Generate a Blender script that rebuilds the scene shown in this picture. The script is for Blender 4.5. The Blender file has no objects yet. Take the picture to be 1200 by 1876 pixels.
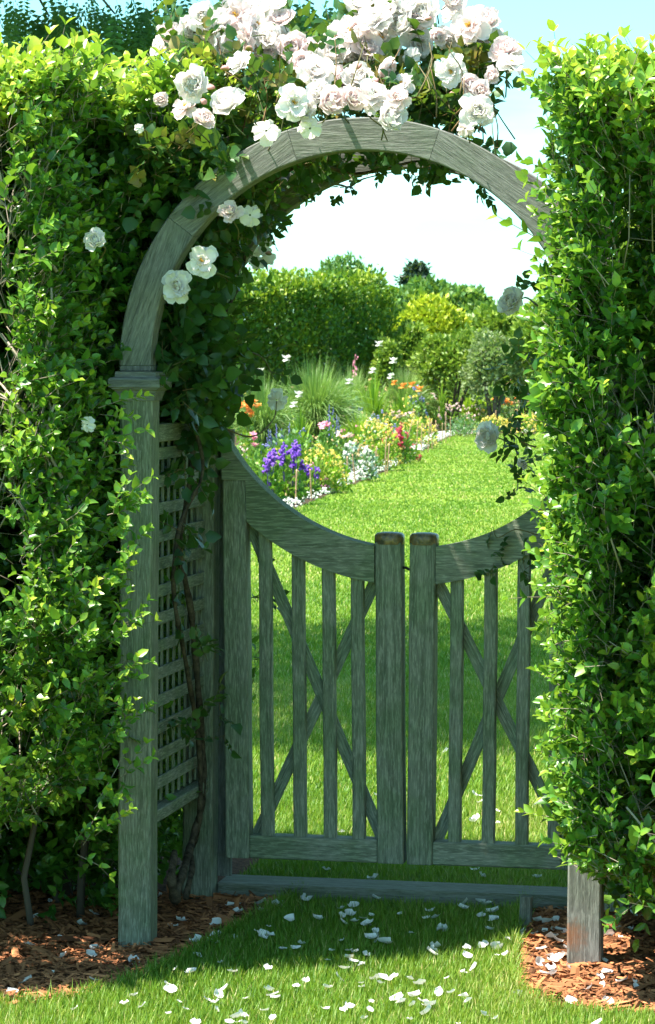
import bpy, math, random
import numpy as np
from mathutils import Vector, Matrix
PI=math.pi
rng=np.random.default_rng(7); random.seed(7)
SC=bpy.context.scene; COL=SC.collection

# ---------------------------------------------------------------- camera
F_PX=5727.2; TH=.1807; PH=-.0491; RO=.0078; CP=np.array([1.4174,-8.2311,1.6131])
_F=np.array([-math.sin(TH)*math.cos(PH),math.cos(TH)*math.cos(PH),math.sin(PH)])
_R=np.array([math.cos(TH),math.sin(TH),0.]); _U=np.cross(_R,_F)
_R2=_R*math.cos(RO)+_U*math.sin(RO); _U2=-_R*math.sin(RO)+_U*math.cos(RO)
cd=bpy.data.cameras.new('camera'); cam=bpy.data.objects.new('camera',cd); COL.objects.link(cam)
cam.matrix_world=Matrix(((_R2[0],_U2[0],-_F[0],CP[0]),(_R2[1],_U2[1],-_F[1],CP[1]),(_R2[2],_U2[2],-_F[2],CP[2]),(0,0,0,1)))
cd.sensor_width=36; cd.lens=F_PX*36/1876; cd.clip_start=.1; cd.clip_end=1500
cd.dof.use_dof=True; cd.dof.focus_distance=8.9; cd.dof.aperture_fstop=26
SC.camera=cam
# ---------------------------------------------------------------- light
SUN=Vector((.43,.20,-1)).normalized()
w=bpy.data.worlds.new('World'); SC.world=w; w.use_nodes=True
nt=w.node_tree; bg=nt.nodes['Background']
sky=nt.nodes.new('ShaderNodeTexSky'); sky.sky_type='NISHITA'; sky.sun_disc=False
sky.sun_elevation=math.asin(-SUN.z); sky.sun_rotation=math.atan2(-SUN.x,-SUN.y)
sky.air_density=.8; sky.dust_density=.5; sky.ozone_density=1.0
mx=nt.nodes.new('ShaderNodeMix'); mx.data_type='RGBA'; mx.blend_type='MULTIPLY'; mx.inputs[0].default_value=1
mx.inputs[7].default_value=(.60,1.05,.92,1)
nt.links.new(sky.outputs[0],mx.inputs[6]); tcw=nt.nodes.new('ShaderNodeTexCoord'); mpw=nt.nodes.new('ShaderNodeMapping'); mpw.inputs['Scale'].default_value=(3,3,14); nt.links.new(tcw.outputs['Generated'],mpw.inputs[0])
nzw=nt.nodes.new('ShaderNodeTexNoise'); nzw.inputs['Scale'].default_value=1.6; nzw.inputs['Detail'].default_value=6; nt.links.new(mpw.outputs[0],nzw.inputs['Vector'])
rpw=nt.nodes.new('ShaderNodeValToRGB'); rpw.color_ramp.elements[0].position=.48; rpw.color_ramp.elements[1].position=.75; rpw.color_ramp.elements[1].color=(.3,.3,.3,1); nt.links.new(nzw.outputs[0],rpw.inputs[0])
mcw=nt.nodes.new('ShaderNodeMix'); mcw.data_type='RGBA'; nt.links.new(rpw.outputs[0],mcw.inputs[0]); nt.links.new(mx.outputs[2],mcw.inputs[6]); mcw.inputs[7].default_value=(9,10,10,1)
nt.links.new(mcw.outputs[2],bg.inputs[0]); bg.inputs[1].default_value=.105
sl=bpy.data.lights.new('sun','SUN'); sl.energy=5.0; sl.angle=math.radians(.53); sl.color=(1,.95,.84)
so=bpy.data.objects.new('sun',sl); COL.objects.link(so); so.rotation_euler=SUN.to_track_quat('-Z','Y').to_euler(); so.location=(-3,-2,8)
SC.view_settings.view_transform='Standard'; SC.view_settings.look='None'; SC.view_settings.exposure=1.72; SC.view_settings.gamma=1
SC.render.engine='CYCLES'
SC.cycles.max_bounces=7; SC.cycles.transparent_max_bounces=4; SC.cycles.transmission_bounces=3

# ---------------------------------------------------------------- placement helpers
def ray(px,py): return _F*F_PX+_R2*(px-600)+_U2*(938-py)
def at(px,py,Y):            # point on the world plane y=Y seen at a photo pixel
    d=ray(px,py); return CP+d*((Y-CP[1])/d[1])
def gnd(px,py,z=0.):
    d=ray(px,py); return CP+d*((z-CP[2])/d[2])
def atd(px,py,D): return CP+ray(px,py)*(D/F_PX)
def depth(p): return float((np.asarray(p)-CP)@_F)
def fbase(px,D):            # ground point below the pixel column at depth D
    p=atd(px,656,D); p[2]=0; return p

# ---------------------------------------------------------------- object helpers
def tag(o,label=None,cat=None,group=None,kind=None):
    if label: o['label']=label
    if cat: o['category']=cat
    if group: o['group']=group
    if kind: o['kind']=kind
    return o
def empty(name,loc=(0,0,0),rz=0,**k):
    o=bpy.data.objects.new(name,None); COL.objects.link(o); o.location=tuple(map(float,loc)); o.rotation_euler=(0,0,rz)
    o.empty_display_size=.1
    return tag(o,**k)
class Geo:
    """numpy mesh collector; polygons of any size, per-vertex attributes rnd (float) and gco (vector)"""
    def __init__(s): s.V=[];s.n=0;s.L=[];s.S=[];s.r=[];s.g=[]
    def add(s,V,F,rnd=0.,g=None):
        V=np.asarray(V,float).reshape(-1,3); 
        for f in F:                      # list of index arrays (m,k)
            f=np.asarray(f,int)
            if f.size==0: continue
            s.L.append((f+s.n).reshape(-1)); s.S.append(np.full(len(f),f.shape[1]))
        s.V.append(V); s.n+=len(V)
        s.r.append(np.broadcast_to(np.asarray(rnd,float),(len(V),)))
        s.g.append(V if g is None else np.asarray(g,float).reshape(-1,3))
    def inst(s,T,F,pos,rot,sc,rnd=None,g=None):   # template instanced (n)
        n=len(pos);k=len(T)
        if n==0: return
        sc=np.broadcast_to(np.asarray(sc,float),(n,)) if np.ndim(sc)<2 else np.asarray(sc)
        TT=T[None]*(sc[:,None,None] if sc.ndim==1 else sc[:,None,:])
        V=np.einsum('nij,nkj->nki',rot,TT)+np.asarray(pos)[:,None]
        FF=[(np.asarray(f)[None]+(np.arange(n)*k)[:,None,None]).reshape(-1,np.asarray(f).shape[1]) for f in F]
        r=np.repeat(rng.random(n) if rnd is None else rnd,k) if (rnd is None or np.ndim(rnd)==1) else np.asarray(rnd).reshape(-1)
        s.add(V.reshape(-1,3),FF,r,None if g is None else np.tile(g,(n,1)))
    def mesh(s,name,mat,smooth=True):
        me=bpy.data.meshes.new(name)
        V=np.concatenate(s.V);L=np.concatenate(s.L).astype(np.int32);S=np.concatenate(s.S).astype(np.int32)
        me.vertices.add(len(V));me.vertices.foreach_set('co',V.astype(np.float32).ravel())
        me.loops.add(len(L));me.loops.foreach_set('vertex_index',L)
        me.polygons.add(len(S));st=np.zeros(len(S),np.int32);st[1:]=np.cumsum(S)[:-1]
        me.polygons.foreach_set('loop_start',st);me.polygons.foreach_set('loop_total',S)
        me.polygons.foreach_set('use_smooth',np.full(len(S),smooth))
        a=me.attributes.new('rnd','FLOAT','POINT');a.data.foreach_set('value',np.concatenate(s.r).astype(np.float32))
        a=me.attributes.new('gco','FLOAT_VECTOR','POINT');a.data.foreach_set('vector',np.concatenate(s.g).astype(np.float32).ravel())
        me.update(calc_edges=True); me.validate()
        me.materials.append(mat); return me
    def build(s,name,mat,parent=None,smooth=True,loc=None):
        o=bpy.data.objects.new(name,s.mesh(name,mat,smooth)); COL.objects.link(o)
        if parent is not None: o.parent=parent
        if loc is not None: o.location=tuple(map(float,loc))
        return o
def nrm(a): a=np.asarray(a,float); return a/np.maximum(np.linalg.norm(a,axis=-1,keepdims=True),1e-9)
def basis(d,up):            # rotation matrices with local Y along d and local Z near up
    y=nrm(d);x=nrm(np.cross(y,up));z=np.cross(x,y)
    return np.stack([x,y,z],-1)
def rvec(n,s=1.): return rng.normal(0,s,(n,3))
class VN:                   # smooth pseudo-noise from sines
    def __init__(s,seed,f=1.,oct=4):
        r=np.random.default_rng(seed); s.k=r.normal(0,1,(oct*5,3))*f*np.repeat(1.9**np.arange(oct),5)[:,None]
        s.p=r.uniform(0,6.28,oct*5); s.a=np.repeat(.62**np.arange(oct),5); s.a/=np.sqrt((s.a**2).sum()/2)
    def __call__(s,P): return (np.sin(np.asarray(P)@s.k.T+s.p)*s.a).sum(-1)

# ---------------------------------------------------------------- materials
def mat_new(name):
    m=bpy.data.materials.new(name);m.use_nodes=True;t=m.node_tree
    for n in list(t.nodes):t.nodes.remove(n)
    return m,t
def N(t,ty,**k):
    n=t.nodes.new(ty)
    for a,b in k.items(): setattr(n,a,b)
    return n
def lk(t,a,b): t.links.new(a,b)
def attr(t,name): n=N(t,'ShaderNodeAttribute'); n.attribute_name=name; return n
def ramp(t,src,stops,interp='LINEAR'):
    r=N(t,'ShaderNodeValToRGB'); r.color_ramp.interpolation=interp; e=r.color_ramp.elements
    while len(e)<len(stops): e.new(.5)
    for i,(p,c) in enumerate(stops): e[i].position=p; e[i].color=(*c,1) if len(c)==3 else c
    if src is not None: lk(t,src,r.inputs[0])
    return r
def noise(t,vec,scale,detail=4,rough=.6,dist=0):
    n=N(t,'ShaderNodeTexNoise'); n.inputs['Scale'].default_value=scale; n.inputs['Detail'].default_value=detail
    n.inputs['Roughness'].default_value=rough; n.inputs['Distortion'].default_value=dist
    if vec is not None: lk(t,vec,n.inputs['Vector'])
    return n
def mapping(t,vec,sc):
    m=N(t,'ShaderNodeMapping'); m.inputs['Scale'].default_value=sc; lk(t,vec,m.inputs['Vector']); return m
def mixc(t,f,a,b,mode='MIX'):
    m=N(t,'ShaderNodeMix',data_type='RGBA',blend_type=mode)
    for s,i in ((f,0),(a,6),(b,7)):
        if hasattr(s,'is_linked'): lk(t,s,m.inputs[i])
        elif i==0: m.inputs[0].default_value=s
        else: m.inputs[i].default_value=(*s,1)
    return m.outputs[2]
def foliage_mat(name,cols,trans=.35,rough=.38,tcol=None,spec=.5,noise_s=60):
    """cols: ramp of base colours over the per-leaf random value"""
    m,t=mat_new(name); a=attr(t,'rnd'); r=ramp(t,a.outputs['Fac'],cols)
    tc=N(t,'ShaderNodeTexCoord'); n=noise(t,tc.outputs['Object'],noise_s,2)
    c=mixc(t,.35,r.outputs[0],n.outputs['Color'],'OVERLAY')
    hs=N(t,'ShaderNodeHueSaturation'); lk(t,c,hs.inputs['Color']); hs.inputs['Saturation'].default_value=1.0
    p=N(t,'ShaderNodeBsdfPrincipled'); lk(t,r.outputs[0],p.inputs['Base Color']); p.inputs['Roughness'].default_value=rough
    p.inputs['Specular IOR Level'].default_value=spec
    lk(t,c,p.inputs['Base Color'])
    tr=N(t,'ShaderNodeBsdfTranslucent'); tcx=mixc(t,.5,r.outputs[0],tcol or (.25,.42,.02)); lk(t,tcx,tr.inputs['Color'])
    mxs=N(t,'ShaderNodeMixShader'); mxs.inputs[0].default_value=trans
    lk(t,p.outputs[0],mxs.inputs[1]); lk(t,tr.outputs[0],mxs.inputs[2])
    o=N(t,'ShaderNodeOutputMaterial'); lk(t,mxs.outputs[0],o.inputs[0]); return m
def wood_mat(name,base=(.15,.15,.138),dark=(.06,.062,.055),light=(.29,.29,.27),lichen=.5,stain=None,algae=.3):
    m,t=mat_new(name); g=attr(t,'gco')
    mp=mapping(t,g.outputs['Vector'],(2,60,60)); n1=noise(t,mp.outputs[0],1,5,.65,.4)
    mp2=mapping(t,g.outputs['Vector'],(24,210,210)); n2=noise(t,mp2.outputs[0],1,3,.7)
    n3=noise(t,g.outputs['Vector'],7,3)
    r1=ramp(t,n1.outputs[0],[(.12,dark),(.45,base),(.95,light)])
    sp=ramp(t,n2.outputs[0],[(.52,(0,0,0)),(.60,(1,1,1))])
    f=N(t,'ShaderNodeMath',operation='MULTIPLY'); lk(t,sp.outputs[0],f.inputs[0]); f.inputs[1].default_value=lichen
    c=mixc(t,f.outputs[0],r1.outputs[0],light)
    sp2=ramp(t,n2.outputs[0],[(.32,(1,1,1)),(.45,(0,0,0))])
    f2=N(t,'ShaderNodeMath',operation='MULTIPLY'); lk(t,sp2.outputs[0],f2.inputs[0]); f2.inputs[1].default_value=.6
    c=mixc(t,f2.outputs[0],c,dark)
    r3=ramp(t,n3.outputs[0],[(.42,(1,1,1)),(.62,(.62,.80,.55))])
    c=mixc(t,algae,c,r3.outputs[0],'MULTIPLY')
    if stain is not None:
        tc=N(t,'ShaderNodeTexCoord'); mpp=N(t,'ShaderNodeVectorMath',operation='DISTANCE'); lk(t,tc.outputs['Object'],mpp.inputs[0]); mpp.inputs[1].default_value=stain
        nn=noise(t,tc.outputs['Object'],70,6,.8); ad=N(t,'ShaderNodeMath',operation='MULTIPLY_ADD'); lk(t,nn.outputs[0],ad.inputs[0]); ad.inputs[1].default_value=.11; lk(t,mpp.outputs['Value'],ad.inputs[2])
        rr=ramp(t,ad.outputs[0],[(.062,(.75,.75,.75)),(.105,(0,0,0))]); c=mixc(t,rr.outputs[0],c,(.27,.11,.05))
    p=N(t,'ShaderNodeBsdfPrincipled'); lk(t,c,p.inputs['Base Color']); p.inputs['Roughness'].default_value=.85; p.inputs['Specular IOR Level'].default_value=.25
    b=N(t,'ShaderNodeBump'); b.inputs['Strength'].default_value=.5; b.inputs['Distance'].default_value=.004
    ad=N(t,'ShaderNodeMath',operation='ADD'); lk(t,n1.outputs[0],ad.inputs[0]); lk(t,n2.outputs[0],ad.inputs[1]); lk(t,ad.outputs[0],b.inputs['Height']); lk(t,b.outputs[0],p.inputs['Normal'])
    o=N(t,'ShaderNodeOutputMaterial'); lk(t,p.outputs[0],o.inputs[0]); return m
def plain_mat(name,c1,c2,scale=20,rough=.8,spec=.3,attrib=False,bump=.0,trans=0,metal=0):
    m,t=mat_new(name); tc=N(t,'ShaderNodeTexCoord'); n=noise(t,tc.outputs['Object'],scale,4)
    src=attr(t,'rnd').outputs['Fac'] if attrib else n.outputs[0]
    r=ramp(t,src,[(0 if attrib else .35,c1),(1 if attrib else .65,c2)])
    p=N(t,'ShaderNodeBsdfPrincipled'); lk(t,r.outputs[0],p.inputs['Base Color']); p.inputs['Roughness'].default_value=rough; p.inputs['Specular IOR Level'].default_value=spec
    p.inputs['Metallic'].default_value=metal
    if bump:
        b=N(t,'ShaderNodeBump'); b.inputs['Strength'].default_value=bump; b.inputs['Distance'].default_value=.01; lk(t,n.outputs[0],b.inputs['Height']); lk(t,b.outputs[0],p.inputs['Normal'])
    out=p.outputs[0]
    if trans:
        tr=N(t,'ShaderNodeBsdfTranslucent'); lk(t,r.outputs[0],tr.inputs[0]); ms=N(t,'ShaderNodeMixShader'); ms.inputs[0].default_value=trans
        lk(t,out,ms.inputs[1]); lk(t,tr.outputs[0],ms.inputs[2]); out=ms.outputs[0]
    o=N(t,'ShaderNodeOutputMaterial'); lk(t,out,o.inputs[0]); return m
def ground_mat():
    m,t=mat_new('lawn_ground'); tc=N(t,'ShaderNodeTexCoord')
    n=noise(t,tc.outputs['Object'],.55,5,.6); n2=noise(t,tc.outputs['Object'],30,3,.7)
    r=ramp(t,n.outputs[0],[(.3,(.10,.20,.02)),(.5,(.155,.245,.028)),(.7,(.22,.28,.05))])
    r2=ramp(t,n2.outputs[0],[(.3,(.55,.6,.5)),(.7,(1.3,1.25,1.1))])
    c=mixc(t,.8,r.outputs[0],r2.outputs[0],'MULTIPLY')
    p=N(t,'ShaderNodeBsdfPrincipled'); lk(t,c,p.inputs['Base Color']); p.inputs['Roughness'].default_value=.9; p.inputs['Specular IOR Level'].default_value=.15
    b=N(t,'ShaderNodeBump'); b.inputs['Strength'].default_value=.6; b.inputs['Distance'].default_value=.03; lk(t,n2.outputs[0],b.inputs['Height']); lk(t,b.outputs[0],p.inputs['Normal'])
    o=N(t,'ShaderNodeOutputMaterial'); lk(t,p.outputs[0],o.inputs[0]); return m
def petal_mat(name,outer,inner,trans=.42):
    m,t=mat_new(name); a=attr(t,'rnd'); r=ramp(t,a.outputs['Fac'],[(0,outer),(.45,outer),(1,inner)])
    p=N(t,'ShaderNodeBsdfPrincipled'); lk(t,r.outputs[0],p.inputs['Base Color']); p.inputs['Roughness'].default_value=.6; p.inputs['Specular IOR Level'].default_value=.2
    tr=N(t,'ShaderNodeBsdfTranslucent'); lk(t,r.outputs[0],tr.inputs[0]); ms=N(t,'ShaderNodeMixShader'); ms.inputs[0].default_value=trans
    lk(t,p.outputs[0],ms.inputs[1]); lk(t,tr.outputs[0],ms.inputs[2])
    o=N(t,'ShaderNodeOutputMaterial'); lk(t,ms.outputs[0],o.inputs[0]); return m
M={}
M['wood']=wood_mat('weathered_wood')
M['wood_post']=wood_mat('weathered_post_wood',base=(.165,.175,.13),dark=(.06,.065,.045),light=(.34,.345,.28),lichen=.65,algae=.6)
M['wood_gate']=wood_mat('weathered_gate_wood',base=(.20,.215,.165),dark=(.075,.085,.062),light=(.40,.41,.335),lichen=.7,algae=.6)
M['wood_stain']=wood_mat('stained_post_wood',stain=(.012,0,.085),lichen=.7)
M['wood_sill']=wood_mat('sill_wood',base=(.14,.145,.10))
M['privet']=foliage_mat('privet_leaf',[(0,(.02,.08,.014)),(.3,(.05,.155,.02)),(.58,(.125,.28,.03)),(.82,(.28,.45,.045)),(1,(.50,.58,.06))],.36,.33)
M['privet_bark']=plain_mat('privet_bark',(.055,.043,.033),(.46,.38,.30),30,.85,.2,True)
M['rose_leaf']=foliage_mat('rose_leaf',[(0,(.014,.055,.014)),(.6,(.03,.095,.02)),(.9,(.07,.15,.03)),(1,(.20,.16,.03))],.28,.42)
M['rose_bark']=plain_mat('rose_bark',(.035,.028,.02),(.13,.10,.07),40,.9,.1,False,.9)
M['rose_cane']=plain_mat('rose_cane',(.06,.09,.025),(.26,.14,.06),15,.6,.4,True)
M['petal']=petal_mat('white_rose_petal',(.93,.88,.85),(.90,.58,.53))
M['petal_pink']=petal_mat('pink_rose_petal',(.93,.80,.785),(.88,.42,.42))
M['bud']=petal_mat('rose_bud',(.80,.45,.42),(.20,.25,.05))
M['stamen']=plain_mat('stamen',(.55,.28,.03),(.75,.45,.05),40,.7)
M['fallen']=plain_mat('fallen_petal',(.72,.70,.68),(.80,.78,.77),40,.6,.2,False,0,.2)
M['ground']=ground_mat()
M['grass']=foliage_mat('grass_blade',[(0,(.065,.17,.014)),(.5,(.155,.27,.028)),(.86,(.25,.335,.05)),(1,(.46,.42,.16))],.35,.5,(.30,.48,.03),.3)
M['mulch_bed']=plain_mat('mulch_base',(.055,.025,.014),(.16,.075,.04),70,.95,.1,False,1.)
M['mulch']=plain_mat('bark_mulch_chip',(.10,.042,.022),(.56,.23,.10),30,.9,.1,True)
M['soil']=plain_mat('bed_soil',(.03,.022,.015),(.07,.05,.03),30,.95,.1,False,.6)

# ---------------------------------------------------------------- ground
def sheet(name,pts,z,mat,**k):
    g=Geo(); P=np.array([(p[0],p[1],z) for p in pts]); g.add(P,[np.arange(len(P))[None]]); o=g.build(name,mat,smooth=False); tag(o,kind='structure',**k); return o
sheet('lawn',[(-260,-30),(260,-30),(260,420),(-260,420)],0,M['ground'])
_lb=[gnd(*p)[:2] for p in [(-500,1935),(-120,1885),(0,1852),(120,1838),(230,1812),(330,1768),(430,1712),(505,1668),(560,1640)]]
LB=np.array(_lb); 
RB=np.array([gnd(*p)[:2] for p in [(965,1650),(945,1700),(938,1760),(943,1822),(1010,1848),(1200,1866),(1500,1880)]])
# closed world outlines of the two mulch beds (they run on beneath the hedges)
LBP=np.vstack([LB,[(LB[-1][0]-.02,.835)],[(-.56,.835)],[(-.56,1.7)],[(-4.2,1.7)],[(-4.2,LB[0][1])]])
RBP=np.vstack([RB,[(4.2,RB[-1][1])],[(4.2,1.7)],[(.58,1.7)],[(.58,.83)],[(RB[0][0]-.01,.83)]])
sheet('mulch_bed',LBP,.004,M['mulch_bed'])
sheet('mulch_bed',RBP,.004,M['mulch_bed'])
def inside(P,poly):
    x,y=P[:,0],P[:,1]; c=np.zeros(len(P),bool); n=len(poly); j=n-1
    for i in range(n):
        xi,yi=poly[i];xj,yj=poly[j]
        with np.errstate(divide='ignore',invalid='ignore'):
            c^=((yi>y)!=(yj>y))&(x<(xj-xi)*(y-yi)/(yj-yi)+xi)
        j=i
    return c
# flower bed outline
BEDF=[gnd(*p)[:2] for p in [(300,985),(430,958),(545,931),(600,908),(655,886),(712,862),(755,838),(795,815),(818,803),(835,797),(885,795.5),(985,795),(1250,794)]]
BED=np.vstack([BEDF,[(34,115)],[(-40,115)],[(-24,22)]])
sheet('flower_bed',BED,.004,M['soil'])

# ---------------------------------------------------------------- grass
BT=np.array([(-.5,0,0),(.5,0,0),(.38,.12,.5),(-.38,.12,.5),(0,.38,1)]); BTF=[[[0,1,2,3]],[[3,2,4]]]
def grass(G,P,h,wd,lean=.55):
    n=len(P); a=rng.uniform(0,2*PI,n); hh=h*rng.uniform(.55,1.25,n); ww=wd*rng.uniform(.7,1.3,n); le=rng.uniform(.1,1.3,n)*lean/.38
    c,s=np.cos(a),np.sin(a); Z=np.zeros(n)
    rot=np.stack([np.stack([c,-s,Z],-1),np.stack([s,c,Z],-1),np.stack([Z,Z,Z+1],-1)],1)
    sc=np.stack([ww,hh*le,hh],-1)
    nv=NG(np.c_[P[:,:2]*1.0,Z]); r=np.clip(rng.normal(.5,.2,n)+.13*nv,0,.97); r=np.where(rng.random(n)<.05,1.,r)
    G.inst(BT,BTF,np.c_[P[:,:2],Z],rot,sc,r)
NG=VN(3,1.4)
G=Geo()
def sample_lawn(y0,y1,dens):
    # trapezium of lawn that the view (and a step to either side) takes in
    zc=(y0+y1)/2+8.2
    xa=1.42-TH*1.0*(y0+8.2)*1.0
    w0=.115*(y0+8.2)+.7; w1=.115*(y1+8.2)+.7
    n=int((y1-y0)*(w0+w1)*dens); y=rng.uniform(y0,y1,n); wv=.115*(y+8.2)+.7
    x=1.42-math.tan(TH)*(y+8.2)+rng.uniform(-1,1,n)*wv
    P=np.c_[x,y]; P=P[~inside(P,LBP)&~inside(P,RBP)&~inside(P,BED)]
    P=P[~((P[:,1]>.80)&(P[:,1]<1.0)&(np.abs(P[:,0])<.72))]
    return P
P=sample_lawn(-1.7,.9,26000); grass(G,P,.034,.0034)
P=sample_lawn(.95,3,16000); grass(G,P,.036,.004)
P=sample_lawn(3,7,8000); grass(G,P,.036,.0055)
P=sample_lawn(7,14,3000); grass(G,P,.030,.009)
P=sample_lawn(14,26,900); grass(G,P,.026,.014)
P=sample_lawn(26,60,260); grass(G,P,.024,.022)
# longer tufts along the bed edges
for poly,rv in ((LB,1),(RB[:5],1)):
    for i in range(len(poly)-1):
        a,b=poly[i],poly[i+1]; n=int(np.linalg.norm(b-a)*900); u=rng.random(n)[:,None]
        P=a+(b-a)*u+rng.normal(0,.012,(n,2)); grass(G,P,.045,.0035,.8)
tag(G.build('grass',M['grass'],smooth=False),'short green lawn grass in front of and beyond the gate','grass',kind='stuff')

# ---------------------------------------------------------------- mulch chips
CT=np.array([(-.5,-.5,0),(-.5,.5,0),(-.45,.2,.35),(.5,-.4,.1),(.5,.5,0),(.42,.1,.4)]); CTF=[[[0,3,5,2],[2,5,4,1]],[[0,2,1],[3,4,5]]]
G=Geo()
def chips(G,poly,y0,y1,x0,x1,n):
    P=np.c_[rng.uniform(x0,x1,n),rng.uniform(y0,y1,n)]; P=P[inside(P,poly)]; n=len(P)
    d=rvec(n);d[:,2]*=.22; up=rvec(n,.35);up[:,2]+=1
    R=basis(d,up); R=R[:,:,[1,0,2]]
    L=np.exp(rng.normal(-3.75,.5,n)); sc=np.stack([L,L*rng.uniform(.12,.35,n),L*rng.uniform(.1,.22,n)],-1)
    G.inst(CT,CTF,np.c_[P,rng.uniform(.004,.016,n)],R,sc,np.clip(rng.beta(1.6,2,n),0,1))
chips(G,LBP,-1.15,.84,-1.6,.2,26000); chips(G,RBP,-1.15,.83,.4,1.9,26000)
tag(G.build('bark_mulch',M['mulch'],smooth=False),'shredded red-brown bark mulch under the hedges on both sides of the arbor','mulch',kind='stuff')

# ---------------------------------------------------------------- carpentry helpers
def board(G,p0,p1,up,w,t,bev=.003,rnd=None):
    """bevelled bar from p0 to p1; w along 'side', t along up direction; grain runs along"""
    p0=np.asarray(p0,float);p1=np.asarray(p1,float);L=np.linalg.norm(p1-p0);d=(p1-p0)/L
    side=nrm(np.cross(d,up)); u=np.cross(side,d); a,b=w/2,t/2; e=min(bev,a*.4,b*.4)
    prof=[(-a+e,-b),(a-e,-b),(a,-b+e),(a,b-e),(a-e,b),(-a+e,b),(-a,b-e),(-a,-b+e)]
    rings=[];gr=[];off=rng.uniform(0,50,3)
    ns=max(2,int(L/.12)+1)
    st=[(0,.96)]+[(k,1.) for k in np.linspace(e,L-e,ns)]+[(L,.96)]
    for s,k in st:
        for x,y in prof:
            wob=.0008*math.sin(s*37+off[0])
            rings.append(p0+d*s+side*(x*k+wob)+u*(y*k)); gr.append((s+off[0],x+off[1],y+off[2]))
    n=len(st);q=[]
    for i in range(n-1):
        for j in range(8): q.append((i*8+j,i*8+(j+1)%8,(i+1)*8+(j+1)%8,(i+1)*8+j))
    G.add(rings,[np.array(q)[:,::-1],np.array([list(range(8))]),np.array([list(range(8))[::-1]])+(n-1)*8],rnd or 0,gr)
def arcseg(G,cx,cz,r0,r1,y0,y1,a0,a1,n=14,bev=.003):
    off=rng.uniform(0,50,3);V=[];g=[];e=bev
    prof=[(r0+e,y0),(r1-e,y0),(r1,y0+e),(r1,y1-e),(r1-e,y1),(r0+e,y1),(r0,y1-e),(r0,y0+e)]
    for a in np.linspace(a0,a1,n):
        for r,y in prof:
            V.append((cx+r*math.cos(a),y,cz+r*math.sin(a)))
            # straight grain per sawn segment: project onto the chord
            am=(a0+a1)/2; g.append((r*math.sin(a-am)+off[0],r*math.cos(a-am)+off[1],y+off[2]))
    q=[(i*8+j,i*8+(j+1)%8,(i+1)*8+(j+1)%8,(i+1)*8+j) for i in range(n-1) for j in range(8)]
    G.add(V,[np.array(q),np.array([list(range(8))])[:,::-1],np.array([list(range(8))])+(n-1)*8],0,g)
def tube(G,pts,rad,sides=5,rnd=0.,cap=True):
    pts=np.asarray(pts,float);n=len(pts);rad=np.broadcast_to(np.asarray(rad,float),(n,))
    d=np.gradient(pts,axis=0);d=nrm(d);ref=np.array([.31,.22,.92]) if abs(d[0]@np.array([.31,.22,.92]))<.9 else np.array([1.,0,0])
    x=nrm(np.cross(d,ref));y=np.cross(d,x);a=np.arange(sides)*2*PI/sides
    V=(pts[:,None]+rad[:,None,None]*(np.cos(a)[None,:,None]*x[:,None]+np.sin(a)[None,:,None]*y[:,None])).reshape(-1,3)
    i=np.arange(n-1)[:,None]*sides;j=np.arange(sides)[None];k=(j+1)%sides
    q=np.stack([i+j,i+k,i+sides+k,i+sides+j],-1).reshape(-1,4)
    F=[q]
    if cap and sides>2: F+= [np.arange(sides)[None][:,::-1],np.arange(sides)[None]+(n-1)*sides]
    G.add(V,F,rnd)

# ---------------------------------------------------------------- arbor
R=.665; B=.087; ZC=1.590; D=.778; W=.09; XL=-R+.005; XR=R-.005
ar=empty('garden_arbor',(0,D/2,0),label='weathered grey wooden arbor with round arch, square posts and lattice side between the hedges',cat='arbor')
A0=np.array([0,D/2,0])
def part(name,G,mat,parent=ar,org=A0,label=None,smooth=False):
    G.V=[v-org for v in G.V]; o=G.build(name,mat,parent,smooth)
    if label:o['label']=label
    return o
PT=1.525
for (x0,y0,mt,lb) in ((XL,0,'wood_post',None),(XR-W,0,'wood_stain','post with a rusty brown stain near its foot'),(XL,D,'wood_post',None),(XR-W,D,'wood_post',None)):
    G=Geo(); board(G,(x0+W/2,y0+W/2,-.03),(x0+W/2,y0+W/2,PT),(0,1,0),W,W,.005)
    if mt=='wood_stain':
        o=G; Vs=np.concatenate(G.V); 
        po=np.array([x0,y0,0]); G.V=[v-po for v in G.V]; pob=G.build('post',M[mt],ar,False); pob.location=tuple(po-A0); pob['label']=lb
    else: pob=part('post',G,M[mt])
    # moulded cap as a sub-part
    G=Geo(); cx,cy=x0+W/2,y0+W/2
    prof=[(W/2+.001,PT-.03),(W/2+.004,PT-.03),(W/2+.006,PT-.02),(W/2+.011,PT-.004),(W/2+.019,PT+.001),(W/2+.019,PT+.004),(W/2+.026,PT+.006),(W/2+.027,PT+.026),(W/2+.023,PT+.031),(W/2+.012,PT+.034),(W/2+.011,PT+.048),(.02,PT+.050)]
    V=[];g=[]
    for h,z in prof:
        for sx,sy in ((-1,-1),(1,-1),(1,1),(-1,1)): V.append((cx+sx*h,cy+sy*h,z)); g.append((sx*h+3*cx,sy*h+cy,z))
    q=[(i*4+j,i*4+(j+1)%4,(i+1)*4+(j+1)%4,(i+1)*4+j) for i in range(len(prof)-1) for j in range(4)]
    G.add(V,[np.array(q),[[(len(prof)-1)*4+j for j in range(4)]]],0,g)
    if mt=='wood_stain': part('post_cap',G,M['wood'],pob,org=po)
    else: part('post_cap',G,M['wood'],pob)
ZS=PT+.050
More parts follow.
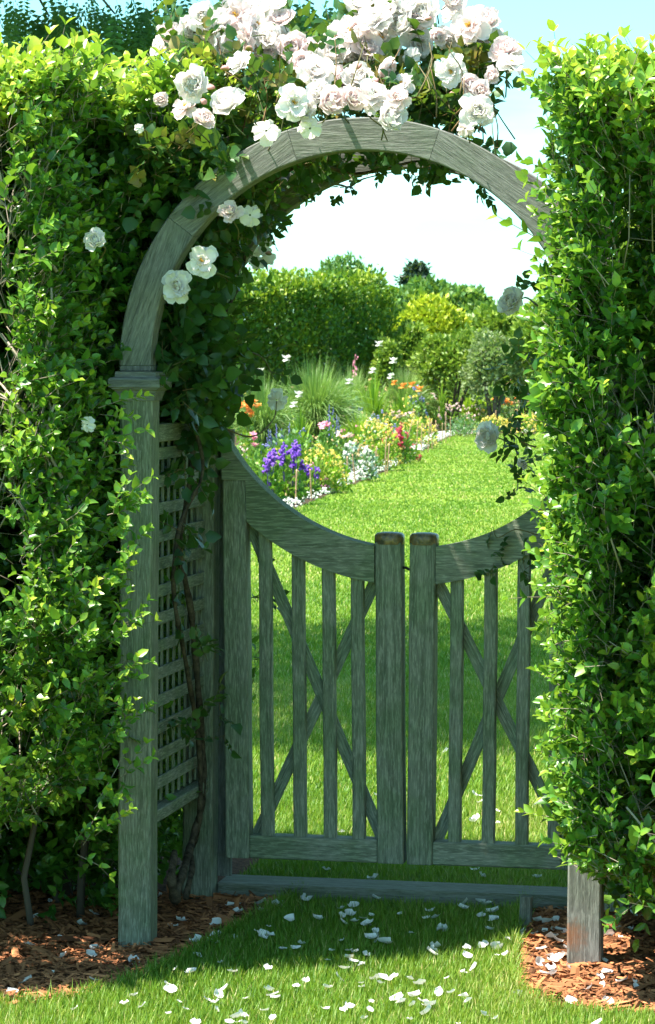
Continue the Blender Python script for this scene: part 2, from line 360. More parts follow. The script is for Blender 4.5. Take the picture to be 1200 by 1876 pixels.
for y0 in (0,D):
    e=.0009; cuts=[0,37,72,108,143,180]
    for i in range(5):
        G=Geo(); a0=math.radians(cuts[i])+(e if i else 0); a1=math.radians(cuts[i+1])-(e if i<4 else 0)
        arcseg(G,0,ZC,R-B,R,y0+.008,y0+.078,a0,a1); part('arch_segment',G,M['wood'])
    for sx in (-1,1):   # short stilt between cap and arch
        G=Geo(); board(G,(sx*(R-B/2),y0+.043,ZS),(sx*(R-B/2),y0+.043,ZC-.001),(0,1,0),B,.07); part('arch_foot',G,M['wood'])
for a in range(14,170,14):  # slats that tie the two arches
    G=Geo(); r=R-.030; c=np.array([r*math.cos(math.radians(a)),0,ZC+r*math.sin(math.radians(a))]); u=(math.cos(math.radians(a)),0,math.sin(math.radians(a)))
    board(G,c+[0,.079,0],c+[0,D+.007,0],u,.085,.018); part('roof_slat',G,M['wood'])
for sx in (-1,1):           # lattice sides
    xt=sx*(R-.06)+0; xi=-sx
    tl=Geo(); zt,zb=1.385,.365
    fr=Geo(); board(fr,(xt,W+.001,zt+.02),(xt,D-.001,zt+.02),(0,0,1),.05,.05)
    p1=part('trellis_rail',fr,M['wood_gate'])
    fr=Geo(); board(fr,(xt,W+.001,zb-.02),(xt,D-.001,zb-.02),(0,0,1),.05,.034)
    part('trellis_rail',fr,M['wood_gate'])
    G=Geo()
    for z in np.arange(zb+.075-.012,zt-.03,.0765): board(G,(xt+xi*.006,W+.001,z),(xt+xi*.006,D-.001,z),(0,0,1),.006,.034,.0015)
    for y in np.arange(W+.045,D-.02,.074): board(G,(xt-xi*.003,y,zb+.004),(xt-xi*.003,y,zt-.008),(1,0,0),.024,.004,.001)
    part('lattice',G,M['wood_gate'])
G=Geo(); board(G,(XL+W+.012,D+.110,.06),(XL+W+.012,D+.110,1.40),(0,1,0),.05,.018); part('added_gap_strip',G,M['wood'])  # added strip that blocks the bright lawn behind the hinge gap
# sill board on the ground
G=Geo(); board(G,(XL+W+.002,.93,.022),(XR-W-.002,.93,.022),(0,0,1),.165,.043,.004); part('sill_board',G,M['wood_sill'])
# ---------------------------------------------------------------- gate leaves
GY=.795; GT=.07
def P_(px,py,Y=GY): p=at(px,py,Y); return np.array([p[0],p[2]])
gc=P_(745,617); gr=np.linalg.norm(P_(560,955)-gc)
def gate(side,lean,label):
    xs_h = P_(398,1000)[0]+.010 if side<0 else -(P_(398,1000)[0]+.012)
    gt=empty('garden_gate',(xs_h,GY+GT/2,0),label=label,cat='gate'); og=np.array([xs_h,GY+GT/2,0])
    sh=lambda z: lean*(1.45-z)          # slight sag of the leaf
    def gp(name,G,lab=None,par=gt):
        G.V=[np.c_[v[:,0]+lean*(1.45-v[:,2]),v[:,1],v[:,2]] for v in G.V]
        return part(name,G,M['wood_gate'],par,og,lab)
    zb=P_(700,1582)[1]; 
    if side<0: h0,h1=xs_h,P_(446,1200)[0]; m0,m1=P_(688,1200)[0],P_(741,1200)[0]-.008
    else: h0,h1=xs_h-.082,xs_h; m0,m1=P_(748,1200)[0]+.001,P_(797,1200)[0]-.002
    w1=h1-h0; w2=m1-m0; off=-lean*(1.45-P_(700,1200)[1])
    # stiles
    zt=P_(398,762)[1]; zst=gc[1]-math.sqrt(max(gr**2-((h1 if side<0 else h0)-gc[0])**2,.0001))-.035
    G=Geo(); board(G,((h0+h1)/2,GY+GT/2,zb),((h0+h1)/2,GY+GT/2,zst-.0005),(0,1,0),w1,GT,.004); gp('hinge_stile',G)
    ztop=P_(715,994)[1]
    G=Geo(); board(G,((m0+m1)/2+off,GY+GT/2,zb),((m0+m1)/2+off,GY+GT/2,ztop),(0,1,0),w2,GT,.004); ms=gp('meeting_stile',G)
    # domed cap
    G=Geo(); cx=(m0+m1)/2+off; V=[];g=[]; a,b=w2/2+.003,GT/2+.003; seg=20
    pr=[(1.,.0),(1.03,.004),(1.03,.020),(.99,.027),(.88,.032),(.5,.035),(.05,.036)]
    for k,z in pr:
        for j in range(seg):
            t=2*PI*j/seg; c,s=math.cos(t),math.sin(t); f=1/max(abs(c)**4+abs(s)**4,1e-9)**.25
            V.append((cx+a*k*c*f,GY+GT/2+b*k*s*f,ztop-.006+z)); g.append((a*k*c*2+side,b*k*s,z))
    q=[(i*seg+j,i*seg+(j+1)%seg,(i+1)*seg+(j+1)%seg,(i+1)*seg+j) for i in range(len(pr)-1) for j in range(seg)]
    G.add(V,[np.array(q),[[(len(pr)-1)*seg+j for j in range(seg)]]],0,g)
    G.V=[np.c_[v[:,0]+lean*(1.45-v[:,2]),v[:,1],v[:,2]] for v in G.V]
    part('stile_cap',G,M['cap'],ms,og,None,True)
    # bottom rail with mitred look
    i0,i1=(h1+.001,m0+off-.001) if side<0 else (m1+off+.001,h0-.001)
    zr=P_(600,1536)[1]
    G=Geo(); board(G,(i0,GY+GT/2+.002,(zb+zr)/2),(i1,GY+GT/2+.002,(zb+zr)/2),(0,0,1),GT-.004,zr-zb,.004); gp('bottom_rail',G)
    # curved top rail: sweeps down from hinge stile to meeting stile
    def ang(x,r): return math.acos(max(-1,min(1,(x-gc[0])/r)))
    r0,r1=gr,gr+.108
    G=Geo(); n=26; V=[];gg=[];offg=rng.uniform(0,50,3)
    xa,xb=(h0,m0+off-.002) if side<0 else (m1+off+.002,h1)
    us=sorted(list(np.linspace(0,1,n-2))+([(h1-xa)/(xb-xa)-.0005,(h1-xa)/(xb-xa)+.006] if side<0 else [(h0-xa)/(xb-xa)-.006,(h0-xa)/(xb-xa)+.0005]))
    for u in us:
        x=xa+(xb-xa)*u
        def zz(r): 
            d=r*r-(x-gc[0])**2
            return gc[1]-math.sqrt(max(d,0.0001))
        zu,zl=zz(r0),zz(r1)
        lim=zt; zu=min(zu,lim)
        if (side<0 and x<h1+.001) or (side>0 and x>h0-.001): zl=zst
        
        hx=(x-h1)/(i1-i0) if side<0 else (h0-x)/(i1-i0)
        for (z,y) in ((zl,GY-.004),(zu,GY-.004),(zu,GY+GT+.004),(zl,GY+GT+.004)):
            V.append((x,y,z)); gg.append((math.atan2(x-gc[0],gc[1]-z)*r0+offg[0],(gc[1]-z)*.9+offg[1],y))
    q=[(i*4+j,i*4+(j+1)%4,(i+1)*4+(j+1)%4,(i+1)*4+j) for i in range(n-1) for j in range(4)]
    Q=np.array(q)
    G.add(V,[Q if side<0 else Q,[[3,2,1,0]],[[(n-1)*4+j for j in range(4)]]],0,gg); gp('curved_rail',G)
    # balusters
    cs=[484,544.5,600,653] if side<0 else [834,896,957,1017]
    for c in cs:
        x=P_(c,1220)[0]+off; zu=gc[1]-math.sqrt((r0+.07)**2-(x-gc[0])**2)
        G=Geo(); board(G,(x,GY+.030,zr-.012),(x,GY+.030,zu),(0,1,0),.037,.034,.003); gp('baluster',G)
    # crossed braces behind the balusters
    if side<0: br=[((452,945),(700,1535)),((692,1055),(468,1535))]
    else: br=[((800,1062),(1035,1535)),((1010,1045),(800,1540))]
    for k,(a_,b_) in enumerate(br):
        pa,pb=P_(*a_,GY+.056),P_(*b_,GY+.056); sa=-lean*(1.45-pa[1]) ; sb=-lean*(1.45-pb[1])
        yy=GY+.0535+.0095*k
        G=Geo(); board(G,(pa[0]+sa,yy,pa[1]),(pb[0]+sb,yy,pb[1]),(0,1,0),.036,.009,.002); gp('cross_brace',G)
    return gt,ms,og
M['cap']=plain_mat('mossy_stile_cap',(.05,.045,.03),(.30,.19,.07),60,.35,.6,False,.4)
gl,msl,ogl=gate(-1,.0155,'left gate leaf, grey weathered wood with curved top rail, four balusters and crossed braces')
gr_,msr,ogr=gate(1,0,'right gate leaf, partly hidden by the right hedge, with curved top rail and crossed braces')
G=Geo(); a=at(743,1040,GY+.03); b=at(749.5,1043,GY+.03); tube(G,[a-[.03,0,0],a,b,b+[.02,0,0]],.0045,6)
part('latch',G,plain_mat('black_iron',(.01,.01,.01),(.02,.02,.02),30,.5),gl,ogl)
# short peg in front of the sill
G=Geo(); p=gnd(963,1703); board(G,(p[0],p[1],-.01),(p[0],p[1],.095),(0,1,0),.034,.03,.004); tag(part('wooden_peg',G,M['wood'],None,np.array([p[0],p[1],0])),'short brown wooden peg standing in front of the sill at the right mulch edge','peg').location=(p[0],p[1],0)

# ---------------------------------------------------------------- leaves
# broad leaf template: base at origin, tip at +Y, slightly folded along the midrib and curved
def leaf_tpl(w=.5,fold=.10,curl=-.10,wide=.42):
    V=[(0,0,0),(-w*.62*.9,.27,fold*.8),(0,.27,.0),(w*.62*.9,.27,fold*.8),(-w*.5,.64,fold+curl*.4),(0,.66,curl*.4),(w*.5,.64,fold+curl*.4),(0,1.,curl)]
    V=np.array(V); V[:,0]*=1
    return V
LF=[[[2,3,6,5],[1,2,5,4]],[[0,3,2],[0,2,1],[5,6,7],[4,5,7]]]
LT=leaf_tpl(.50); LTR=leaf_tpl(.70,.09,-.16)
DT=np.array([(0,0,0),(.28,.5,.04),(0,1,0),(-.28,.5,.04)]); DF=[[[0,1,2,3]]]
def shoot(n_pairs,L,leaf,seed,spread=1.0):
    """privet shoot along +Y: opposite pairs of leaves; returns leaf pos/dir/up/size/rnd and stem points"""
    r=np.random.default_rng(seed); st=[];pos=[];dr=[];up=[];sz=[];rd=[]
    bend=r.normal(0,.12,2)
    for i in range(n_pairs+1):
        u=i/n_pairs; st.append((bend[0]*L*u*u,L*u,bend[1]*L*u*u))
    st=np.array(st)
    for i in range(1,n_pairs+1):
        u=i/n_pairs; az=r.uniform(0,PI) if i==1 else az+PI/2+r.normal(0,.25)
        ang=math.radians(r.uniform(40,68)*(1-.35*u)*spread)
        for s in (0,PI):
            a=az+s+r.normal(0,.15); out=np.array([math.cos(a),0,math.sin(a)])
            d=out*math.sin(ang)+np.array([0,math.cos(ang),0]); pos.append(st[i]); dr.append(d)
            up.append(np.array([0,1,0])*math.sin(ang)-out*math.cos(ang)+r.normal(0,.25,3))
            sz.append(leaf*(1.08-.45*u)*r.uniform(.75,1.15)*(.75 if i==1 else 1)); rd.append(.30+.38*u**2+r.normal(0,.08))
    return np.array(pos),nrm(dr),nrm(up),np.array(sz),np.array(rd),st
SH=[shoot(random.choice([3,4,4,5,6]),random.uniform(.06,.13),.043,i) for i in range(14)]
def place_shoots(G,GS,pos,d,scale,bright,tpl=LT,shs=SH):
    n=len(pos); up=rvec(n); Rm=basis(d,up); which=rng.integers(0,len(shs),n)
    for k,(lp,ld,lu,ls,lr,st) in enumerate(shs):
        i=np.where(which==k)[0]
        if len(i)==0: continue
        P=np.einsum('nij,kj->nki',Rm[i],lp)*scale[i][:,None,None]+pos[i][:,None]
        Dd=np.einsum('nij,kj->nki',Rm[i],ld); Uu=np.einsum('nij,kj->nki',Rm[i],lu)
        # leaves turn their faces towards the sky a little
        Uu=Uu+np.array([-.25,-.25,.55]); m=P.reshape(-1,3).shape[0]
        Rl=basis(Dd.reshape(-1,3),Uu.reshape(-1,3))
        sz=(ls[None]*scale[i][:,None]*rng.uniform(.8,1.15,(len(i),len(ls)))).reshape(-1)
        sc=np.stack([sz*rng.uniform(.8,1.15,m),sz,sz*rng.uniform(.5,2.2,m)],-1)
        rd=np.clip((lr[None]+bright[i][:,None]+rng.normal(0,.06,(len(i),len(ls)))).reshape(-1),0,1)
        G.inst(tpl,LF,P.reshape(-1,3),Rl,sc,rd)
        if GS is not None:
            s3=np.array([(0,0,1),(.87,0,-.5),(-.87,0,-.5)])*.0011; T=np.vstack([s3+st[0],s3+st[len(st)//2],s3*.5+st[-1]])
            F=[[[0,1,4,3],[1,2,5,4],[2,0,3,5],[3,4,7,6],[4,5,8,7],[5,3,6,8]]]
            GS.inst(T,F,pos[i],Rm[i],scale[i],rng.uniform(.2,.7,len(i)))
def branchy(GS,p,d,L,r,lvl,bounds,seg=5,twist=.25,rnd=None):
    """recursive woody branch"""
    pts=[p.copy()];rd=[r]; dd=d.copy()
    for i in range(seg):
        for _ in range(5):
            d2=nrm(dd+rng.normal(0,twist,3)*np.array([1,1,.6])); p2=p+d2*L/seg
            if bounds(p2): break
        else:
            if len(pts)<2: return
            break
        dd=d2; p=p2; pts.append(p.copy()); rd.append(r*(1-.45*(i+1)/seg))
    if len(pts)<2: return
    seg=len(pts)-1
    tube(GS,pts,rd,5 if r>.004 else 3,(rng.uniform(0,.25) if r>.007 else rng.uniform(.1,.8)) if rnd is None else rnd)
    if lvl<=0: return
    nb=random.choice([2,2,3,3]) 
    for k in range(nb):
        i=random.randint(max(1,seg//2),seg); q=pts[i]
        if not bounds(q): continue
        nd=nrm(dd+rng.normal(0,.55,3)+np.array([0,-.12,.15])); branchy(GS,q,nd,L*random.uniform(.55,.85),rd[i]*random.uniform(.5,.75),lvl-1,bounds,max(3,seg-1),twist)

# ---------------------------------------------------------------- hedges beside the arbor
def hedge(name,label,x0,x1,yf,yb,zb,zt,xface,seed,dens,gap,edge_side,ls=1.,twigs=150,bulge=lambda x,z:0*x,shade_wing=None):
    ht=empty(name,((x0+x1)/2,(yf+yb)/2,0),label=label,cat='hedge'); og=np.array([(x0+x1)/2,(yf+yb)/2,0])
    nz=VN(seed,3.2,4); nb=VN(seed+1,2.,3); GL=Geo();GS=Geo()
    # front shell
    def keep(P): return nz(P*np.array([1,.4,.75]))>gap+((.5*np.exp(-((P[:,2]-1.12)/.13)**2)*2.2+.88*((P[:,2]>1.55)&(P[:,2]<2.2))) if edge_side>0 else 0)
    A=(x1-x0)*(zt-zb); n=int(dens*A)
    x=rng.uniform(x0,x1,n);z=rng.uniform(zb,zt,n); y=yf+np.abs(rng.normal(0,.10,n))-bulge(x,z)
    P=np.c_[x,y,z]; P[:,1]+=.09*nb(P*np.array([1.3,0,1.3])); 
    k=keep(P)|(rng.random(n)<.05)|(P[:,2]>zt-.16); P=P[k]
    if edge_side>0:
        zn=((P[:,2]>1.5)&(P[:,2]<2.2))|(np.abs(P[:,2]-1.12)<.17); P=P[~(zn&(rng.random(len(P))<.76))]
    P=P[xface(P)]
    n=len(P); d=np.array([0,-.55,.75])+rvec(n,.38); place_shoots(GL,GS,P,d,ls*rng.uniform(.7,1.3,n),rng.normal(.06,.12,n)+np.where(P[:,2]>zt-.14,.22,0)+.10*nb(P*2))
    # side shell towards the opening
    n=int(dens*(yb-yf)*(zt-zb)*14); P=np.c_[rng.uniform(x0,x1,n),rng.uniform(yf-.1,yb,n),rng.uniform(zb,zt,n)]
    sft=np.array([edge_side*.10,0,0]); k=xface(P+sft*.55)&~xface(P+sft*1.6); P=P[k][:int(dens*(yb-yf)*(zt-zb)*1.1)]; n=len(P)
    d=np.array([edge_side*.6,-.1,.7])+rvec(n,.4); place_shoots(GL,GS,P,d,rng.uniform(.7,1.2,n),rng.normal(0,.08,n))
    if edge_side>0:
        c=[]
        for (px,py,Y) in [(262,905,-.42),(250,925,-.42),(262,985,-.40),(225,735,-.2),(240,830,-.3),(232,790,-.3),(270,1130,-.4),(262,1220,-.4),(280,1290,-.4),(255,1320,-.4),(262,1400,-.38),(240,1150,-.4),(245,1250,-.4),(230,1050,-.4),(235,1350,-.4),(225,1440,-.4),(205,1500,-.45),(190,1540,-.45)]:
            c+=[at(px+rng.normal(0,8)-46,py+rng.normal(0,9)+18,Y) for _ in range(3)]
        P=np.array(c); n=len(P); place_shoots(GL,GS,P,np.array([.75,-.3,.6])+rvec(n,.35),rng.uniform(.7,1.1,n),rng.normal(.12,.1,n))
    # top
    n=int(dens*(x1-x0)*(yb-yf)*1.0); P=np.c_[rng.uniform(x0,x1,n),rng.uniform(yf,yb,n),zt-np.abs(rng.normal(0,.05,n))]; P[:,2]+=.035*nb(P*1.5); P=P[xface(P)]; n=len(P)
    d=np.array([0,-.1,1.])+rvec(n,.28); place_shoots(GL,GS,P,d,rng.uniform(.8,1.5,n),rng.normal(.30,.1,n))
    if shade_wing:  # extra foliage out of view, added to shade the front-left ground
        wx0,wx1,wy0,wy1=shade_wing; n=1500; P=np.c_[rng.uniform(wx0,wx1,n),rng.uniform(wy0,wy1,n),rng.uniform(zb,zt,n)]; place_shoots(GL,None,P,np.array([0,-.3,.7])+rvec(n,.6),rng.uniform(.9,1.6,n),rng.normal(.0,.1,n))
    # interior
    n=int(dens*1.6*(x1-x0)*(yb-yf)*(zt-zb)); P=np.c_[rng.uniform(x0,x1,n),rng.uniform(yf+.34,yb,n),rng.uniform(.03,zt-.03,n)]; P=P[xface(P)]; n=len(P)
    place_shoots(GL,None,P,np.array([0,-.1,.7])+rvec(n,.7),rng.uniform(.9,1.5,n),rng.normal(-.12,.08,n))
    # wood
    def bd(q): return -.1<q[2]<zt-.02 and yf-.02<q[1]<yb and x0-.03<q[0]<x1+.03 and ((q[2]<zb+.15 and abs(q[0])>.76) or bool(xface(np.array(q)[None]-np.array([edge_side*-.03,0,0]))[0]))
    ns=int((x1-x0)*13)
    for i in range(ns):
        p=np.array([rng.uniform(x0+.08,x1-.08),rng.uniform(yf+.5,yb-.1),-.02])
        if (edge_side>0 and p[0]>-.74) or (edge_side<0 and p[0]<.72): continue
        
        branchy(GS,p,nrm(np.array([rng.normal(0,.12),rng.normal(-.05,.1),1])),rng.uniform(.8,1.3),rng.uniform(.009,.017),4,bd,7,.13)
    # bare twigs just inside the clipped face
    ns=int((x1-x0)*twigs)
    if edge_side>0: ns=int(ns*2.3)
    for i in range(ns):
        p=np.array([rng.uniform(x0,x1),yf+rng.uniform(*((-.05,.10) if edge_side>0 else (.03,.2))),rng.uniform(zb+.05,zt-.25)])
        if not xface(p[None])[0]: continue
        if edge_side>0 and keep(p[None])[0] and random.random()<.6: continue
        branchy(GS,p,nrm(np.array([rng.normal(0,.45),rng.normal(-.15,.25),1])),rng.uniform(.12,.34),rng.uniform(.0022,.0055),1 if random.random()<.5 else 2,bd,3,.15,rng.uniform(.45,1))
    GL.V=[v-og for v in GL.V]; GS.V=[v-og for v in GS.V]
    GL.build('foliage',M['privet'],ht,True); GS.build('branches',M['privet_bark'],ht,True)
    return ht
def xface_left(P):
    # stays outside the arbor; its clipped face bulges a little in front of the front post low down
    x,y,z=P[:,0],P[:,1],P[:,2]
    lim=np.where(y<-.02,np.interp(z,[.2,.40,.5,.9,1.12,1.35,1.5,1.6,2.6],[-.82,-.74,-.655,-.65,-.67,-.70,-.71,-.72,-.71]),-.715)
    r=np.hypot(x,z-ZC); out=(r>R+.03)|(z<ZC)
    over=(z>ZC)&(y>-.02)
    lim=np.where(over,-.675+np.clip((z-ZC)*.75,0,.25),lim)
    return (x<lim)&((~over)|out)&((z>np.interp(x,[-1.4,-1.05,-.85,-.7],[.28,.30,.36,.46]))|(y>.3))
def xface_right(P):
    x,y,z=P[:,0],P[:,1],P[:,2]
    lim=np.where(y<-.03,np.interp(z,[.15,.3,.45,.8,1.2,2.,2.2,2.45],[.68,.63,.58,.555,.545,.55,.555,.585]),.68)
    r=np.hypot(x,z-ZC); out=(r>R+.03)|(z<ZC)|(y<-.03)
    return (x>lim)&out&((z>np.interp(x,[.6,.8,1.2],[.30,.25,.18]))|(y>.35))
hedge('privet_hedge','tall clipped privet hedge left of the arbor, with many bare grey twigs showing',-2.3,-.20,-.34,1.5,.16,2.30,xface_left,11,1900,-.38,1,1.0,230,lambda x,z:.36*np.clip((1.22-z)/.2,0,1)*np.clip((-.74-x)/.12,0,1),(-2.4,-1.62,-1.2,-.3))
hedge('privet_hedge','tall dense privet hedge right of the arbor, hiding the right post',.52,2.3,-.42,1.4,.16,2.27,xface_right,23,1900,-.95,-1,1.1,130)

# ---------------------------------------------------------------- climbing rose
def spline(P,n=8):
    P=np.asarray(P,float);out=[]
    Q=np.vstack([2*P[0]-P[1],P,2*P[-1]-P[-2]])
    for i in range(1,len(Q)-2):
        for t in np.arange(n)/n:
            a,b,c,d=Q[i-1],Q[i],Q[i+1],Q[i+2]
            out.append(.5*((2*b)+(c-a)*t+(2*a-5*b+4*c-d)*t*t+(3*b-a-3*c+d)*t**3))
    out.append(P[-1]);return np.array(out)
def petal_patch(n,ring,L,w,e0,e1,rb,z0,ruf,seed,tw=0.):
    """n petals round +Z; elevation angle goes e0->e1 (deg) from base to rim"""
    r=np.random.default_rng(seed); V=[];F=[];R_=[]; nu,nv=5,6; b=0
    for k in range(n):
        az=2*PI*(k+.5*(ring%2))/n+r.normal(0,.16)+tw; LL=L*r.uniform(.86,1.14); ww=w*r.uniform(.88,1.12)
        E0=e0+r.normal(0,5);E1=e1+r.normal(0,14); rr,zz=rb,z0; ph=r.uniform(0,6.28)
        rad=np.array([math.cos(az),math.sin(az),0]);tan=np.array([-math.sin(az),math.cos(az),0]); side=r.normal(0,.15)
        for j in range(nv+1):
            v=j/nv; e=math.radians(E0+(E1-E0)*v**1.4)
            if j: rr+=math.cos(e)*LL/nv; zz+=math.sin(e)*LL/nv
            wid=ww*(.28+.72*math.sin(PI*min(1,v*.62+.08)))*(1 if v<.8 else 1-.35*((v-.8)/.2)**2)
            for i in range(nu+1):
                s=(i/nu*2-1); c=.32*wid*s*s
                nr=rad*(-math.sin(e))+np.array([0,0,math.cos(e)])
                p=rad*rr+np.array([0,0,zz])+tan*(s*wid*.5+side*wid*v)+nr*c*.75
                p=p+nr*ruf*v*v*math.sin(s*5+ph)*.5-np.array([0,0,1])*ruf*.3*(v>.95)*abs(s)
                V.append(p);R_.append(ring/4.*(.55+.45*(1-v)))
        for j in range(nv):
            for i in range(nu):
                a=b+j*(nu+1)+i;F.append((a,a+1,a+nu+2,a+nu+1))
        b+=(nu+1)*(nv+1)
    return np.array(V),np.array(F),np.array(R_)
def blossom_geo(seed,kind):
    G=Geo();r=random.Random(seed)
    if kind=='full': spec=[(6,0,.050,.050,-4,22,.004,0),(6,1,.046,.046,22,52,.004,.002),(7,2,.037,.036,45,84,.003,.005),(7,3,.028,.027,60,112,.002,.008),(6,4,.019,.018,75,135,.001,.010)]
    elif kind=='cup': spec=[(6,0,.048,.050,10,58,.004,0),(6,1,.044,.044,35,84,.004,.002),(7,2,.036,.034,52,104,.003,.005),(6,3,.027,.026,68,125,.002,.008),(5,4,.019,.018,80,140,.001,.010)]
    elif kind=='open': spec=[(6,0,.050,.052,-12,4,.004,0),(6,1,.042,.044,8,28,.004,.002),(5,2,.026,.026,25,60,.003,.004)]
    else: spec=[(5,0,.044,.050,-25,-30,.004,0),(3,1,.040,.044,-5,-8,.004,.002)]
    for k,(n,ring,L,w,e0,e1,rb,z0) in enumerate(spec):
        V,F,Rr=petal_patch(n,ring,L,w,e0,e1,rb,z0,.008,seed*17+k,k*.5+seed); G.add(V,[F],Rr)
    return G
def stamen_geo():
    G=Geo()
    for k in range(26):
        a=rng.uniform(0,2*PI);q=rng.uniform(.0,.010);h=rng.uniform(.012,.018); p=np.array([q*math.cos(a),q*math.sin(a),h])
        tube(G,[(p[0]*.3,p[1]*.3,.003),p],.0005,3,0,False)
        G.add(p+np.array([(.0016,0,0),(0,.0016,0),(-.0016,0,0),(0,-.0016,0),(0,0,.0018),(0,0,-.0018)]),[[[0,1,4],[1,2,4],[2,3,4],[3,0,4],[1,0,5],[2,1,5],[3,2,5],[0,3,5]]],.6)
    return G
BK={}
for kind,ns in (('full',4),('cup',3),('open',2),('tatty',2)):
    for s_ in range(ns):
        for mt in ('petal','petal_pink'): BK[kind,s_,mt]=blossom_geo(s_*7+len(kind)*31,kind).mesh('blossom',M[mt])
STM=stamen_geo().mesh('stamens',M['stamen'])
roseB=gnd(330,1640); RB0=np.array([-.50,.42,0])
rose=empty('climbing_rose',RB0,label='climbing rose with large blush-white blossoms, trained up the left side and over the arch',cat='rose')
STEMS=[]
def blossom(px,py,Y,rad=34,kind='full',mat='petal',face=None,lab=None,droop=0):
    p=at(px,py,Y)-RB0
    ks=[k for k in BK if k[0]==kind and k[2]==mat]; me=BK[random.choice(ks)]
    o=bpy.data.objects.new('blossom',me); COL.objects.link(o); o.parent=rose; o.location=tuple(p)
    if face is None:
        v=np.array([.10,-.75,.45-droop])+rng.normal(0,.42,3)
        v[1]=-abs(v[1])-.05
    else: v=np.array(face,float)
    q=Vector(v).to_track_quat('Z','Y'); e=q.to_matrix().to_4x4()@Matrix.Rotation(rng.uniform(0,6.28),4,'Z')
    o.rotation_euler=e.to_euler(); D=depth(at(px,py,Y)); s=rad*D/F_PX/.052; o.scale=(s,s,s)
    if lab: o['label']=lab
    d_=np.array(v,float)/np.linalg.norm(v); e_=p-d_*.05+rvec(1)[0]*.006; STEMS.append([p-d_*.002,p-d_*.03,e_+np.array([0,.03,-.006]),e_+np.array([rng.normal(0,.02),.09,-.03])])
    if kind in('open',) or (kind=='full' and random.random()<.35):
        c=bpy.data.objects.new('stamens',STM); COL.objects.link(c); c.parent=o
    return o
TOP=[(330,95,26),(372,30,26),(405,48,28),(470,50,30),(300,88,24),(515,75,28),(450,14,26),(505,18,26),(390,108,22,'open'),(465,90,26,'cup'),(660,75,28),(705,95,24,'cup'),(585,90,26),(640,60,30),(765,40,30),(825,70,24),(870,70,28),(590,170,28,'cup'),(690,190,26,'open'),(750,20,26),(312,72,30),(345,48,30),(388,58,32),(432,28,34),(480,30,34),(520,42,28,'cup','petal_pink'),(352,85,26),(400,85,28),(455,68,34),(500,70,32),(538,92,34,'cup','petal_pink'),(428,102,24,'cup','petal_pink'),(442,118,24),(490,108,26,'cup','petal_pink'),(556,118,26,'cup','petal_pink'),(356,152,36,'cup'),(342,198,26,'open'),(368,222,26,'cup','petal_pink'),(418,196,38,'cup'),
(488,240,26,'tatty'),(296,183,16,'cup','petal_pink'),(578,138,34),(560,152,30),(604,190,34,'cup'),(620,150,26,'full','petal_pink'),(612,100,34),(600,62,30),(640,22,36),(668,14,32),(625,88,32),(650,55,30),(690,42,34),(722,22,36),(700,72,36),(745,45,34),(778,28,36),(672,92,30),(640,108,28),(655,150,34),(680,180,32),(640,185,28),(700,118,28,'cup','petal_pink'),
(538,188,30,'open'),(556,205,28,'cup'),(568,235,22,'tatty'),(712,218,34,'cup'),(732,180,24,'full','petal_pink'),(735,155,22,'open'),(762,80,30,'full'),(800,66,20,'cup','petal_pink'),(822,6,26,'cup'),(845,25,34),(862,48,34),(895,45,30),(840,60,26),(905,72,22),(888,92,32,'full','petal_pink'),(928,98,32),(935,118,24,'open'),(858,160,26,'cup','petal_pink'),(880,168,22,'cup'),(872,206,32,'full'),(828,130,28,'open'),(906,138,18,'cup','petal_pink'),(852,235,16,'tatty','petal_pink'),(755,105,18,'tatty')]
for t in TOP:
    x,y,r_=t[:3]; k=t[3] if len(t)>3 else random.choice(['full','full','cup','cup','open']); mt=t[4] if len(t)>4 else random.choice(['petal']*6+['petal_pink'])
    ly=.40 if y<110 else (.16 if y<170 else -.05)
    Y=ly+rng.uniform(-.10,.10) if y<170 else rng.uniform(-.14,-.06)
    if x<450 and y>120: Y=rng.uniform(-.28,-.16)
    blossom(x,y,Y-.04,r_*1.08,k,mt,lab='pink-centred blossom' if mt=='petal_pink' else None,droop=.5 if k=='tatty' else 0)
for (x,y,Y,r_,k,mt,fc,lb) in [(422,392,-.03,24,'full','petal_pink',(-.1,-.8,.6),'deep pink blossom under the arch'),(458,394,.05,24,'tatty','petal',(.3,-1,.2),None),(370,479,-.05,29,'open','petal',(.15,-1,.25),'flat open white blossom beside the arch'),(328,525,-.05,31,'full','petal',(-.05,-1,.12),'full white blossom lowest on the arch face'),(478,470,.95,26,'tatty','petal',(.2,-1,.3),'pale blossom seen against the sky'),(176,442,-.36,25,'cup','petal',(0,-1,.3),'white blossom half buried in the hedge'),
    (941,556,.5,30,'full','petal',(-.5,-.8,.4),'blossom hanging over the lawn'),(903,801,.8,34,'cup','petal',(-.5,-.8,.1),'drooping blossom against the lawn'),(955,852,.88,14,'tatty','petal_pink',(-.6,-.5,-.3),None),(507,733,1.0,22,'tatty','petal',(.1,-1,-.4),None),(160,778,-.30,16,'tatty','petal',(0,-1,0),None),(490,440,.9,14,'tatty','petal',(.5,-.6,.1),None),(255,235,-.2,10,'tatty','petal',(0,-1,0),None)]:
    blossom(x,y,Y,r_,k,mt,fc,lb)
def budg():
    G=Geo(); V=[];n=8
    pr=[(.0,0),(.55,.12),(.85,.3),(1.,.55),(.75,.85),(.3,1.15),(0.02,1.3)]
    for q,z in pr:
        for j in range(n): V.append((q*math.cos(j*2*PI/n),q*math.sin(j*2*PI/n),z))
    F=[(i*n+j,i*n+(j+1)%n,(i+1)*n+(j+1)%n,(i+1)*n+j) for i in range(len(pr)-1) for j in range(n)]
    rr=np.repeat([1,1,.85,.3,0,0,0],n); G.add(np.array(V)*.011,[F],rr); return G.mesh('bud',M['bud'])
BUD=budg()
